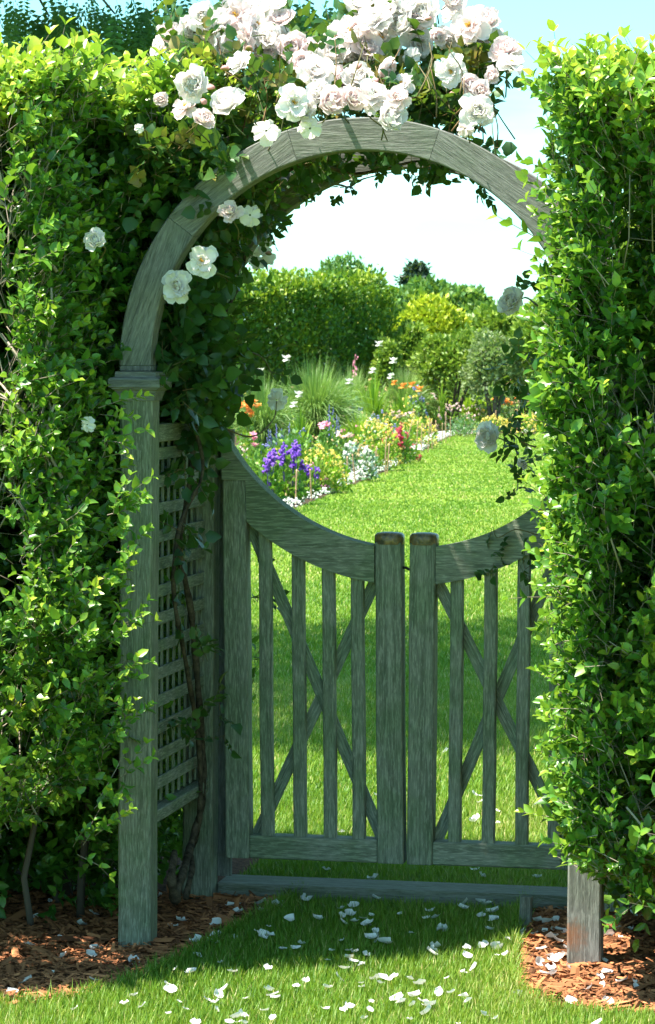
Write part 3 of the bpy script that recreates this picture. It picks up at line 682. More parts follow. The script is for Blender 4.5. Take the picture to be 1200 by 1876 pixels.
for (x,y,Y) in [(412,130,-.1),(386,165,-.1),(372,188,-.1),(455,92,.2),(690,150,.1),(760,52,.3),(785,38,.3),(930,793,.86),(948,790,.86),(460,465,.8),(492,468,.9),(898,152,.3),(912,128,.3),(660,125,.1),(615,70,.3),(738,60,.4),(830,175,.2)]:
    o=bpy.data.objects.new('bud',BUD); COL.objects.link(o); o.parent=rose; o.location=tuple(at(x,y,Y)-RB0); o.rotation_euler=(rng.normal(0,.5),rng.normal(0,.5),0); s=rng.uniform(.8,1.25); o.scale=(s,s,s)
def compound(seed):
    r=np.random.default_rng(seed); L=.075; pos=[];dr=[];up=[];sz=[];rd=[]
    st=np.array([(0,0,0),(0,L*.5,.004),(0,L,0)]); tone=r.uniform(.25,.75)
    for u,s_ in ((.38,.75),(.72,.9)):
        for sg in (-1,1):
            pos.append((0,L*u,.003)); dr.append((sg*.85,.5,r.normal(0,.12)));up.append((sg*.15,0,1));sz.append(.040*s_*r.uniform(.85,1.15));rd.append(tone+r.normal(0,.06))
    pos.append((0,L,0));dr.append((0,1,-.1));up.append((0,.1,1));sz.append(.046);rd.append(tone)
    return np.array(pos),nrm(dr),nrm(up),np.array(sz),np.array(rd),st
RSH=[compound(i) for i in range(8)]
GL=Geo();GS=Geo()
def rleaf(pts,scale=(.8,1.25),bright=0,updir=(0,-.3,.6),spread=.7):
    P=np.asarray(pts);n=len(P); d=np.asarray(updir)+rvec(n,spread); place_shoots(GL,GS,P,d,rng.uniform(*scale,n),rng.normal(bright,.10,n),LTR,RSH)
def ell(px,py,Y,rx,ry,rY,n):
    c=at(px,py,Y);D=depth(c);k=D/F_PX; q=rng.normal(0,.5,(n,3))*np.array([rx*k,rY,ry*k]); return c+q
for (x,y,Y,rx,ry,rY,n,b) in [(350,130,.15,60,60,.15,60,.2),(340,215,.0,50,40,.08,40,.05),(420,150,.15,60,50,.15,70,.25),(500,170,.15,60,50,.18,100,.2),(470,225,.05,60,25,.08,50,0),(590,150,.3,60,60,.2,60,.2),(650,200,.1,60,30,.1,60,.1),(700,150,.3,60,60,.2,55,.2),(750,190,.2,50,30,.15,90,.15),(800,190,.3,50,35,.2,130,.1),(830,220,.25,40,25,.15,70,0),(850,140,.3,50,60,.15,55,.3),(800,110,.35,50,50,.15,22,.1),(890,120,.3,30,40,.1,30,.1),(620,60,.4,50,50,.2,30,.2),(700,60,.4,60,50,.2,30,.2),(420,60,.4,60,40,.2,35,.2),(500,60,.4,50,40,.2,30,.2),(330,60,.3,40,40,.15,25,.25),
    (300,290,.0,40,45,.1,40,.1),(360,300,.05,50,40,.08,45,.0),(410,300,-.04,18,30,.03,9,-.1),(320,270,-.06,25,12,.03,6,.25),(280,340,.1,40,50,.15,45,-.1)]:
    rleaf(ell(x,y,Y+(.10 if y<250 else 0),rx,ry*.8,rY,int(n*(.62 if y<250 else 1)*(.6 if x<560 and y<250 else 1))),bright=b+.06,scale=(.7,1.1))
# inside the arch and down the left side
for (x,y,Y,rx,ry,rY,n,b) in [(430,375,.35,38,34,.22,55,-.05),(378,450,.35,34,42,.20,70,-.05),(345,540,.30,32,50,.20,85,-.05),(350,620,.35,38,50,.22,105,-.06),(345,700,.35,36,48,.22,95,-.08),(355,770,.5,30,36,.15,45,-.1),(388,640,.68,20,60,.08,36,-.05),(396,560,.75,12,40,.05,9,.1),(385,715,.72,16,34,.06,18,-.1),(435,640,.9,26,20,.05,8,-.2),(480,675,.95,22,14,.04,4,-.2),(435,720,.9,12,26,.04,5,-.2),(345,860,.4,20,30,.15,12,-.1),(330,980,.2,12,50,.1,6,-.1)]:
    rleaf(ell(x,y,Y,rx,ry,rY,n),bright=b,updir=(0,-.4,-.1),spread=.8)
# between the two arches
a=rng.uniform(math.radians(62),math.radians(150),330); rr=rng.uniform(R-B-.015,R+.02,330); rleaf(np.c_[rr*np.cos(a),rng.uniform(.10,D-.02,330),ZC+rr*np.sin(a)],scale=(.5,.9),bright=.05,updir=(0,-.2,-.2),spread=.8)
# a few leaves hanging below the back arch, and sprigs by the right side
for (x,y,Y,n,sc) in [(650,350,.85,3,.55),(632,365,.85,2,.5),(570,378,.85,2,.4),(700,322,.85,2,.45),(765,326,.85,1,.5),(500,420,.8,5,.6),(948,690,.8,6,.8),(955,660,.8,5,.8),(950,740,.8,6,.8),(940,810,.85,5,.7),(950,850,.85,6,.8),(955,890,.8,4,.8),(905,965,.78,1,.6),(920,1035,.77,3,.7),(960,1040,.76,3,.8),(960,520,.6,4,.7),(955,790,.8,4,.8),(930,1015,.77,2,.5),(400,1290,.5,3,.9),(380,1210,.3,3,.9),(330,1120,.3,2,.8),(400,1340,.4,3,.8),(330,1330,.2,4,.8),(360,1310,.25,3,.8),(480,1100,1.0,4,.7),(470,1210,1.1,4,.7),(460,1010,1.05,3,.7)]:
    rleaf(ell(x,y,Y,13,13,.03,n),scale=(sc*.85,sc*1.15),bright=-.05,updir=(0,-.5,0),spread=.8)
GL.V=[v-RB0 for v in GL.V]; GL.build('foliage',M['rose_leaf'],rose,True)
for i in range(70):  # thin flowering stems in the head of the rose
    x=rng.uniform(330,900);y=rng.uniform(60,200);Y=rng.uniform(.05,.4);p=at(x,y,Y); b_=p+np.array([rng.normal(0,.04),rng.normal(0,.04),-rng.uniform(.06,.16)]); m_=(p+b_)/2+rng.normal(0,.012,3)
    tube(GS,spline([b_,m_,p],3),np.linspace(.0024,.0012,7),4,rng.uniform(.1,1))
for st_ in STEMS: tube(GS,spline([q_+RB0 for q_ in st_],3),np.linspace(.0016,.0022,10),4,rng.uniform(0,.35))
GS.V=[v-RB0 for v in GS.V]; GS.build('leaf_stalks',M['rose_cane'],rose,True)
for path,r0,r1 in [([(318,1650,.35),(335,1600,.45),(352,1540,.62),(368,1480,.70),(372,1400,.72),(362,1250,.6),(350,1120,.5),(330,1010,.4),(340,930,.4),(352,850,.4),(362,700,.4),(380,560,.4),(420,430,.4),(500,330,.4)],.012,.006),
    ([(340,1645,.42),(352,1590,.55),(350,1560,.7),(366,1500,.66),(364,1360,.6),(338,1200,.35),(318,1080,.25),(330,960,.3),(372,860,.35),(345,740,.3),(330,620,.3),(335,520,.25)],.009,.004),
    ([(322,1650,.35),(314,1610,.3),(320,1560,.4)],.016,.010),
    ([(392,800,.6),(380,700,.5),(400,600,.5),(440,520,.6),(450,460,.6)],.006,.004),
    ([(470,350,.4),(560,300,.45),(650,318,.5),(740,300,.5),(800,290,.6)],.006,.003),
    ([(430,380,.78),(520,345,.75),(610,338,.86),(640,342,.86),(665,328,.86),(720,315,.85)],.004,.002),
    ([(380,620,.7),(440,640,.85),(480,655,.9),(500,690,.95)],.003,.0015),
    ([(400,780,.78),(460,800,.85),(500,770,.95),(507,735,1.)],.003,.0015),
    ([(985,820,.8),(960,812,.82),(940,795,.85),(908,790,.9)],.003,.0015),
    ([(985,560,.7),(962,545,.8),(945,560,.9)],.003,.0015),
    ([(985,980,.7),(945,970,.76),(912,985,.77),(903,965,.78)],.002,.001)]:
    G=Geo(); Pp=spline([at(*q) for q in path],5); rr_=np.linspace(r0,r1,len(Pp))*(1+.18*np.sin(np.arange(len(Pp))*1.7)); tube(G,Pp-RB0,rr_,8,rng.uniform(.3,.7)); G.build('cane',M['rose_bark'] if r0>.005 else M['rose_cane'],rose,True)
# ---------------------------------------------------------------- fallen petals
def fpet(seed):
    r=np.random.default_rng(seed); V=[];F=[];n=6;ph=r.uniform(0,6);b=r.uniform(.35,.9);t=r.normal(0,.3)
    for j in range(n+1):
        v=j/n
        for i in range(n+1):
            s=i/n*2-1; wd=.52*math.sin(PI*(v*.72+.16))**.8
            V.append((s*wd,v-.5,.06+b*s*s*.3+.35*b*(v-.5)**2*2+.05*math.sin(5*s+ph)*v+t*s*(v-.5)*.4))
    F=[(j*(n+1)+i,j*(n+1)+i+1,(j+1)*(n+1)+i+1,(j+1)*(n+1)+i) for j in range(n) for i in range(n)]
    G=Geo(); G.add(np.array(V),[F],.5); return G.mesh('petal',M['fallen'])
FP=[fpet(i) for i in range(7)]
ORD=['first','second','third','fourth','fifth','sixth','seventh','eighth','ninth','tenth','eleventh','twelfth','thirteenth','fourteenth','fifteenth','sixteenth','seventeenth','eighteenth','nineteenth','twentieth']
TENS=['','','twenty','thirty','forty','fifty','sixty','seventy','eighty','ninety']

def ordw(i):
    if i==99: return 'hundredth'
    if i>99: return ('' if i<199 else 'two ')+'hundred-and-'+ordw(i-100)
    if i<20: return ORD[i]
    t,u=divmod(i+1,10)
    return TENS[t][:-1]+'ieth' if u==0 else TENS[t]+'-'+ORD[u-1]
def pxof(p):
    d=np.asarray(p,float)-CP; return 600+F_PX*(d@_R2)/(d@_F)
def place_labels(objs,label,side='from the left'):
    for i,o in enumerate(sorted(objs,key=lambda o:pxof(o.location))): o['label']=label+', '+ordw(i)+' '+side
def petals(lst,z,label,group,size=22):
    new=[]
    for t in lst:
        x,y=t[:2]; s_=t[2] if len(t)>2 else size*rng.uniform(.75,1.25)
        p=gnd(x,y,z); o=bpy.data.objects.new('rose_petal',random.choice(FP)); COL.objects.link(o); D=depth(p); k=s_*D/F_PX*.84
        o.location=(p[0],p[1],z+rng.uniform(-.004,.002)-(.008 if z>.03 else 0)); o.scale=(k,k,k*.9); o.rotation_euler=(rng.normal(.15,.35),rng.normal(0,.35),rng.uniform(0,6.28)); tag(o,label,'petal',group); new.append(o)
    place_labels(new,label)
def more(lst,n,x0,x1,y0,y1,a,b,seed):
    r=random.Random(seed); return lst+[(r.uniform(x0,x1),r.uniform(y0,y1),r.uniform(a,b)) for _ in range(n)]
petals(more([],1,80,200,1700,1800,12,18,1)+[(22,1818),(45,1800),(52,1793),(52,1732,26),(115,1753),(110,1720,16),(66,1680,16),(150,1694,24),(173,1655,26),(170,1674,26),(164,1650,14),(174,1736,26),(166,1749,24),(244,1760,26),(173,1798,24),(216,1722,18),(293,1641,14),(92,1652,12)],.014,'white rose petal on shaded mulch left of the front post','petals on the left mulch')
petals([(316,1697,24),(332,1688,26),(361,1724,28),(390,1727,28),(362,1752,24),(360,1741,14),(398,1692,26),(397,1716,28),(427,1660,32),(436,1672,24),(478,1655,28),(482,1669,26),(505,1661,34),(515,1655,28),(430,1716,14),(414,1594,14)],.014,'white rose petal on dark mulch just inside the arbor','petals on the mulch inside the arbor')
petals([(350,1773,26),(312,1808,30),(308,1798,22),(245,1818,18),(228,1832,20),(137,1842,16),(262,1838,20),(322,1770,12),(426,1774,24),(404,1757,14)],.034,'white rose petal on grass beside the left mulch edge','petals on the shaded grass edge')
petals(more([],22,480,930,1645,1750,12,20,2)+[(482,1705,28),(478,1712,24),(496,1708,20),(530,1680,22),(543,1733,22),(582,1679,24),(565,1643,24),(557,1638,16),(600,1753,14),(630,1770,24),(620,1784,26),(640,1668,24),(648,1654,24),(626,1672,16),(665,1678,18),(688,1642,18),(685,1638,10),(650,1684,20),(627,1683,20),(673,1689,28),(680,1715,28),(705,1723,30),(692,1716,18),(790,1662,22),(798,1675,26),(810,1695,24),(847,1660,24),(852,1651,22),(880,1648,22),(895,1651,26),(903,1665,28),(882,1672,20),(905,1680,24),(670,1743,18),(648,1758,22),(607,1738,14)],.034,'white rose petal on shaded grass before the sill','petals on the shaded grass')
petals(more([],26,300,930,1765,1870,12,20,3)+[(500,1818,26),(492,1810,22),(505,1822,22),(413,1805,22),(399,1815,22),(380,1828,22),(358,1868,24),(435,1858,28),(445,1852,24),(420,1866,20),(500,1860,16),(395,1842,14),(790,1742,28),(797,1730,24),(793,1736,22),(855,1748,22),(870,1767,22),(848,1776,12),(690,1785,28),(703,1789,32),(770,1797,28),(728,1822,30),(735,1831,26),(760,1820,28),(776,1832,30),(788,1835,30),(784,1850,28),(757,1834,18),(850,1820,24),(858,1829,22),(640,1838,22),(663,1802,14),(677,1844,16),(600,1805,20),(910,1728,26),(855,1730,18),(1095,1872,28),(470,1700,12),(560,1790,18),(820,1786,14),(663,1760,18)],.035,'white rose petal on the sunlit front grass','petals on the sunlit grass')
petals(more([],10,960,1180,1690,1830,12,20,4)+[(958,1708,20),(956,1686,20),(957,1717,22),(986,1688,24),(1003,1690,24),(1018,1682,16),(980,1710,16),(1024,1704,26),(1038,1708,20),(1012,1718,30),(1020,1724,24),(993,1739,24),(1040,1739,24),(1010,1752,26),(1022,1755,30),(1036,1750,28),(1013,1761,26),(988,1763,24),(1040,1774,24),(1008,1777,24),(998,1783,24),(1014,1784,26),(948,1820,24),(1044,1835,26),(1112,1782,26),(1104,1806,24),(1080,1812,20),(1113,1834,26),(1140,1798,26),(1132,1700,16),(1115,1711,26),(1160,1676,22),(1182,1677,18)],.016,'white rose petal on red mulch around the right post','petals on the right mulch')
petals([(708,1453,14),(817,1372,16),(868,1452,16),(882,1456,16),(880,1465,14),(910,1480,14),(872,1495,20),(866,1500,18),(912,1503,12),(986,1468,20),(626,1519,14),(690,1453,14),(870,1590,20),(882,1598,18),(984,1601,20),(597,1590,20),(685,1606,26),(626,1618,24)],.035,'white rose petal on the lawn beyond the gate','petals beyond the gate')

# ---------------------------------------------------------------- locust tree behind the left hedge
def locust():
    base=fbase(-240,15.1); t=empty('locust_tree',base,label='feathery-leaved locust tree standing behind the left hedge, branches hanging into the top left',cat='tree'); 
    C=base+np.array([.35,.2,5.65]); rx,ry,rz=2.35,3.4,2.2
    # frond template: rachis with leaflet pairs
    T=[];F=[];k=0
    for j in range(9):
        y=.12+.86*j/9
        for sg in (-1,1):
            L=.17*(1-.25*abs(j-4)/5); T+=[(0,y,0),(sg*L*.45,y+.072,.006),(sg*L,y+.045,-.01),(sg*L*.5,y-.005,.006)]; F.append((k,k+1,k+2,k+3)); k+=4
    T+=[(-.004,0,0),(.004,0,0),(.003,1,-.02),(-.003,1,-.02)];F.append((k,k+1,k+2,k+3)); T=np.array(T); T[:,2]-=.16*T[:,1]**2
    G=Geo();B_=Geo()
    n=27000; u=nrm(rvec(n)); q=rng.random(n)**.45; P=C+u*q[:,None]*np.array([rx,ry,rz]); nz=VN(77,1.1,3); P=P[nz(P)>-.55]
    # hanging lower sprays seen above the hedge
    n0=len(P)
    for (x,y,D,rx_,ry_,m) in [(60,20,16,70,34,60),(180,30,16,70,34,55),(300,18,16,60,26,50),(20,80,15.5,30,34,18),(400,22,16,40,18,24),(450,38,16,30,20,12),(545,22,15.5,22,18,11),(580,12,15.5,28,14,12),(520,5,15.5,40,12,16),(110,70,16,60,24,22),(240,60,16,60,20,14)]:
        c=atd(x,y,D);kk=D/F_PX; P=np.vstack([P,c+rng.normal(0,.55,(m,3))*np.array([rx_*kk,.5,ry_*kk])])
    szs=np.r_[rng.uniform(.13,.24,n0),rng.uniform(.20,.34,len(P)-n0)]
    n=len(P); d=nrm(P-C)*.8+rvec(n,.45)+np.array([0,0,-.45]); G.inst(T,[F],P,basis(d,np.array([0,-.5,1.])+rvec(n,.3)),szs,np.clip(rng.normal(.35,.2,n),0,1))
    G.V=[v-base for v in G.V]; G.build('crown',M['locust'],t,False)
    tube(B_,spline([(0,0,0),(.05,0,1.2),(.12,.05,2.6),(.25,.1,4.2),(.35,.2,5.6)],5),np.linspace(.13,.05,21),8,.4)
    for i in range(26):
        a=rng.uniform(0,6.28);z=rng.uniform(2.6,5.2);s0=np.array([.12+.08*(z-2.6),.07,z]);e=(C-base)+nrm(rvec(1)[0]+np.array([0,0,-.2]))*np.array([rx,ry,rz])*.85
        tube(B_,spline([s0,(s0+e)/2+rng.normal(0,.15,3)+np.array([0,0,.2]),e],5),np.linspace(.035,.008,11),5,.4)
    for x,y in ((60,30),(180,25),(300,20),(430,12),(545,8)):
        e=atd(x+30,y,16)-base; tube(B_,spline([(.2,.1,3.6),(np.array((.2,.1,3.6))+e)/2+np.array([0,0,.35]),e],6),np.linspace(.03,.005,13),5,.4)
    B_.build('trunk',M['tree_bark'],t,True)
M['locust']=foliage_mat('locust_leaf',[(0,(.015,.08,.03)),(.6,(.04,.15,.045)),(1,(.12,.25,.05))],.3,.5)
M['tree_bark']=plain_mat('tree_bark',(.07,.055,.04),(.17,.14,.11),12,.9,.1,False,.6)
locust()

# ---------------------------------------------------------------- far hedge, shrubs and trees beyond the lawn
def fol(name,stops,tr=.3): M[name]=foliage_mat(name,stops,tr,.5); return M[name]
fol('hedge_far',[(0,(.025,.09,.008)),(.5,(.08,.20,.012)),(1,(.34,.42,.02))])
fol('shrub_green',[(0,(.04,.12,.025)),(.5,(.10,.23,.04)),(1,(.26,.38,.08))])
fol('shrub_olive',[(0,(.08,.16,.02)),(.5,(.19,.31,.035)),(1,(.38,.46,.06))])
fol('shrub_gold',[(0,(.16,.26,.01)),(.5,(.40,.48,.02)),(1,(.70,.68,.04))])
fol('shrub_grey',[(0,(.11,.17,.05)),(.6,(.25,.34,.13)),(1,(.42,.46,.28))])
fol('conifer',[(0,(.010,.035,.022)),(.6,(.02,.06,.035)),(1,(.05,.10,.05))],.15)
def crown_shell(G,c,r,n,leaf,seed,lump=.22,bright=0):
    nz=VN(seed,3.2/max(r),3); u=nrm(rvec(n)); u[:,2]=np.abs(u[:,2])*np.where(rng.random(n)<.8,1,-.5); u=nrm(u)
    k=1+lump*nz(u*max(r))*.5; q=np.clip(1-np.abs(rng.normal(0,.10,n)),.3,1.08)
    P=c+u*np.array(r)*(k*q)[:,None]; d=u+rvec(n,.7)+np.array([0,0,.35]); G.inst(DT,DF,P,basis(d,u+rvec(n,.5)),leaf*rng.uniform(.6,1.4,n),np.clip(rng.normal(.45,.17,n)+.12*nz(u*max(r)*1.7)+bright,0,1))
def shrub(name,cat,label,px,D,rpx,ytop,mat,n,leaf,seed,lobes=7,group=None,ybot=790,ry=None):
    k=D/F_PX; b=fbase(px,D); H=CP[2]+(656-ytop)*k; t=empty(name,b,label=label,cat=cat,group=group); G=Geo(); R0=rpx*k; r_=np.random.default_rng(seed)
    hb=max(.3,CP[2]+(656-ybot)*k)
    c0=np.array([0,0,(H+hb)/2-hb*.1]); rz=(H-c0[2])
    crown_shell(G,c0,(R0*.82,R0*.8,rz*.93),int(n*.45),leaf,seed)
    for i in range(lobes):
        a=r_.uniform(0,2*PI); el=r_.uniform(-.1,1.2); rr=r_.uniform(.30,.46); c=c0+np.array([math.cos(a)*math.cos(el)*R0*.68,math.sin(a)*math.cos(el)*R0*.6,math.sin(el)*rz*.60])
        crown_shell(G,c,(R0*rr,R0*rr,rz*rr),int(n*.55/lobes),leaf,seed+i)
    G.build('crown',mat,t,False)
    B_=Geo()
    for i in range(5):
        a=i*1.26; tube(B_,spline([(.05*math.cos(a),.05*math.sin(a),0),(R0*.2*math.cos(a),R0*.2*math.sin(a),H*.3),(R0*.45*math.cos(a),R0*.45*math.sin(a),c0[2])],4),np.linspace(.07,.02,9),5,.5)
    B_.build('trunk',M['tree_bark'],t,True); return t
# clipped far hedge
def far_hedge():
    D=71;k=D/F_PX; a=fbase(230,66);b=fbase(706,74); ax=nrm(b-a); pr=np.array([-ax[1],ax[0],0]); Lh=np.linalg.norm(b-a); H=CP[2]+(656-522)*k; wd=2.6
    t=empty('clipped_hedge',(a+b)/2,label='long clipped green hedge rising behind the flower bed, left of the shrubs',cat='hedge'); G=Geo(); nz=VN(5,.9,4)
    def put(P,nv,br): 
        n=len(P); P=P+nv*(.16*nz(P))[:,None]; d=nv*.5+rvec(n,.6)+np.array([0,0,.6]); G.inst(LT[:, :]*1.0,LF,P-(a+b)/2,basis(d,nv+rvec(n,.5)),rng.uniform(.08,.15,n),np.clip(rng.normal(.42,.2,n)+br+.10*nz(P*2.1),0,1))
    n=17000; u=rng.random(n)*Lh; z=H*rng.random(n)**.8; put(a+ax*u[:,None]-pr*(.10*np.abs(rng.normal(0,1,n)))[:,None]*-1+np.c_[np.zeros(n),np.zeros(n),z],-pr,0)
    n=4500; v=rng.random(n)*wd; z=H*rng.random(n); put(b+pr*v[:,None]+np.c_[np.zeros(n),np.zeros(n),z]-ax*(.15*np.abs(rng.normal(0,1,n)))[:,None],ax,0)
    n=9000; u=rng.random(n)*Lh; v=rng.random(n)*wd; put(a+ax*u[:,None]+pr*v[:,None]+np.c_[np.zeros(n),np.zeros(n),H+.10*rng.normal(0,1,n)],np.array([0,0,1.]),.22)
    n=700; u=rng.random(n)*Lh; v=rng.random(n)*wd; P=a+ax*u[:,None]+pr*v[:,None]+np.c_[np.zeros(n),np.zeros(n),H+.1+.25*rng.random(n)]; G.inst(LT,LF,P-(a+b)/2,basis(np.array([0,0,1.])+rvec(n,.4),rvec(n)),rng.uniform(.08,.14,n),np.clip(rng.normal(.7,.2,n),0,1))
    G.build('foliage',M['hedge_far'],t,False)
    B_=Geo()
    for i in range(40):
        p=a+ax*rng.uniform(.2,Lh-.2)+pr*rng.uniform(.5,wd-.5)-(a+b)/2; tube(B_,spline([p,p+[rng.normal(0,.1),rng.normal(0,.1),H*.45],p+[rng.normal(0,.2),rng.normal(0,.2),H*.9]],4),np.linspace(.035,.01,9),5,.5)
    # dense inner body of twigs and old leaves
    B_.build('stems',M['tree_bark'],t,True)
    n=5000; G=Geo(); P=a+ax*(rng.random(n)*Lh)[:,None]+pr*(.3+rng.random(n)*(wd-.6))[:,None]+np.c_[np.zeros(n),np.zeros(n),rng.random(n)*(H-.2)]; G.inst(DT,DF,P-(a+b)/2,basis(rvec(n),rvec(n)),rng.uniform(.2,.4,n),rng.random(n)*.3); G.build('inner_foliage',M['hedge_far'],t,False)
far_hedge()
shrub('round_tree','tree','rounded green tree crown showing above the clipped hedge',628,84,96,478,M['shrub_green'],9000,.15,31,9)
shrub('broad_tree','tree','broad bushy tree with upright tufts, behind the golden shrub against the sky',812,100,125,514,M['shrub_green'],15000,.22,41,14)
shrub('sloping_shrub','shrub','low green shrub mass at the right end of the skyline by the hedge',925,92,95,560,M['shrub_olive'],9000,.18,47,9)
shrub('edge_shrub','shrub','bright green shrub partly hidden behind the right hedge',1010,70,70,548,M['shrub_olive'],7000,.13,48,8)
shrub('golden_shrub','shrub','domed yellow-green shrub brighter than all around it',787,80,84,546,M['shrub_gold'],9000,.14,53,8)
shrub('olive_shrub','shrub','light green shrub below the golden dome, right of the far hedge',745,74,62,592,M['shrub_olive'],8000,.13,57,8)
shrub('middle_shrub','shrub','green shrub in the middle of the border behind the purple foxgloves',830,72,88,600,M['shrub_olive'],8000,.12,59,8)
shrub('grey_shrub','shrub','grey twiggy shrub with sparse leaves at the back of the border',905,70,56,612,M['shrub_grey'],5500,.10,61,7)
shrub('right_shrub','shrub','yellow-green shrub behind the grey twiggy one, beside the hedge',965,74,52,590,M['shrub_olive'],6000,.13,63,7)
shrub('small_shrub','shrub','small pale green shrub at the shaded foot of the far hedge end',712,72,32,620,M['shrub_olive'],3000,.11,67,5)
def conifer():
    D=108;b=fbase(758,D);k=D/F_PX;H=CP[2]+(656-486)*k; t=empty('conifer_tree',b,label='dark blue-green conifer top poking above the broad tree',cat='tree'); G=Geo();B_=Geo()
    for i in range(60):
        z=H*(.45+.55*(i/60)**.8); R0=.95*(1-(z/H-.45)/.62)+.12; a=i*2.4+rng.normal(0,.4); R0*=rng.uniform(.55,1.2)
        e=np.array([math.cos(a)*R0,math.sin(a)*R0,z+R0*rng.uniform(.1,.5)]); s0=np.array([0,0,z]); tube(B_,[s0,e],[.03,.008],4,.3)
        n=110; u=rng.random(n)[:,None]**.6; P=s0+(e-s0)*u+rng.normal(0,.07,(n,3)); G.inst(DT,DF,P,basis((e-s0)+rvec(n,.8),rvec(n)),rng.uniform(.10,.24,n),np.clip(rng.normal(.4,.2,n),0,1))
    tube(B_,[(0,0,0),(0,0,H*.97)],[.16,.03],8,.3); G.build('crown',M['conifer'],t,False); B_.build('trunk',M['tree_bark'],t,True)
conifer()

# ---------------------------------------------------------------- flower border
def blade_clump(G,c,n,h,spread,wd,arch,tone,seed):
    r=np.random.default_rng(seed); seg=6
    a=r.uniform(0,2*PI,n); hh=h*r.uniform(.6,1.1,n); out=spread*r.uniform(.15,1.,n); base=np.c_[np.cos(a),np.sin(a)]*(r.random(n)*spread*.25)[:,None]
    t=np.linspace(0,1,seg+1)
    rx=(out[:,None]*t**1.8)  # outward
    rz=hh[:,None]*(t-arch*out[:,None]/spread*.55*t**2.6)
    dx,dy=np.cos(a),np.sin(a); w_=wd*(1-t**2.2)*r.uniform(.7,1.3,n)[:,None]+.0006
    X=base[:,0,None]+dx[:,None]*rx; Y=base[:,1,None]+dy[:,None]*rx
    tx,ty=-dy[:,None],dx[:,None]; tw=r.normal(0,.5,n)[:,None]
    L=np.stack([X-tx*w_,Y-ty*w_,rz+w_*tw],-1); Rr=np.stack([X+tx*w_,Y+ty*w_,rz-w_*tw],-1)
    V=np.stack([L,Rr],2).reshape(n,-1,3)+np.asarray(c); k=(seg+1)*2
    f=np.array([(2*i,2*i+1,2*i+3,2*i+2) for i in range(seg)]); F=(f[None]+(np.arange(n)*k)[:,None,None]).reshape(-1,4)
    G.add(V.reshape(-1,3),[F],np.repeat(np.clip(r.normal(tone,.16,n),0,1),k))
OCT=np.array([(1,0,0),(0,1,0),(-1,0,0),(0,-1,0),(0,0,1),(0,0,-1)],float); OF=[[[0,1,4],[1,2,4],[2,3,4],[3,0,4],[1,0,5],[2,1,5],[3,2,5],[0,3,5]]]
fol('leafy',[(0,(.04,.13,.02)),(.5,(.11,.26,.03)),(1,(.28,.42,.05))]); fol('leafy_blue',[(0,(.05,.14,.06)),(.6,(.14,.28,.12)),(1,(.32,.44,.26))]); fol('strap',[(0,(.06,.18,.01)),(.5,(.17,.34,.02)),(1,(.42,.54,.04))]); fol('fountain',[(0,(.07,.17,.04)),(.5,(.17,.30,.07)),(1,(.38,.46,.16))])
def fmat(n,a,b): M[n]=plain_mat(n,a,b,30,.6,.2,True,0,.25); return M[n]
fmat('f_white',(.80,.80,.72),(.88,.87,.84)); fmat('f_yellow',(.80,.58,.06),(.85,.76,.30)); fmat('f_peach',(.80,.50,.16),(.85,.66,.42)); fmat('f_purple',(.12,.03,.42),(.34,.16,.66)); fmat('f_red',(.55,.03,.06),(.75,.14,.22)); fmat('f_pink',(.70,.20,.34),(.84,.45,.52)); fmat('f_orange',(.80,.26,.03),(.85,.45,.16)); fmat('f_blue',(.20,.20,.50),(.38,.38,.68)); fmat('f_blush',(.80,.55,.50),(.86,.74,.68))
M['cane']=plain_mat('bamboo_cane',(.30,.17,.09),(.55,.36,.22),9,.7,.3,False)
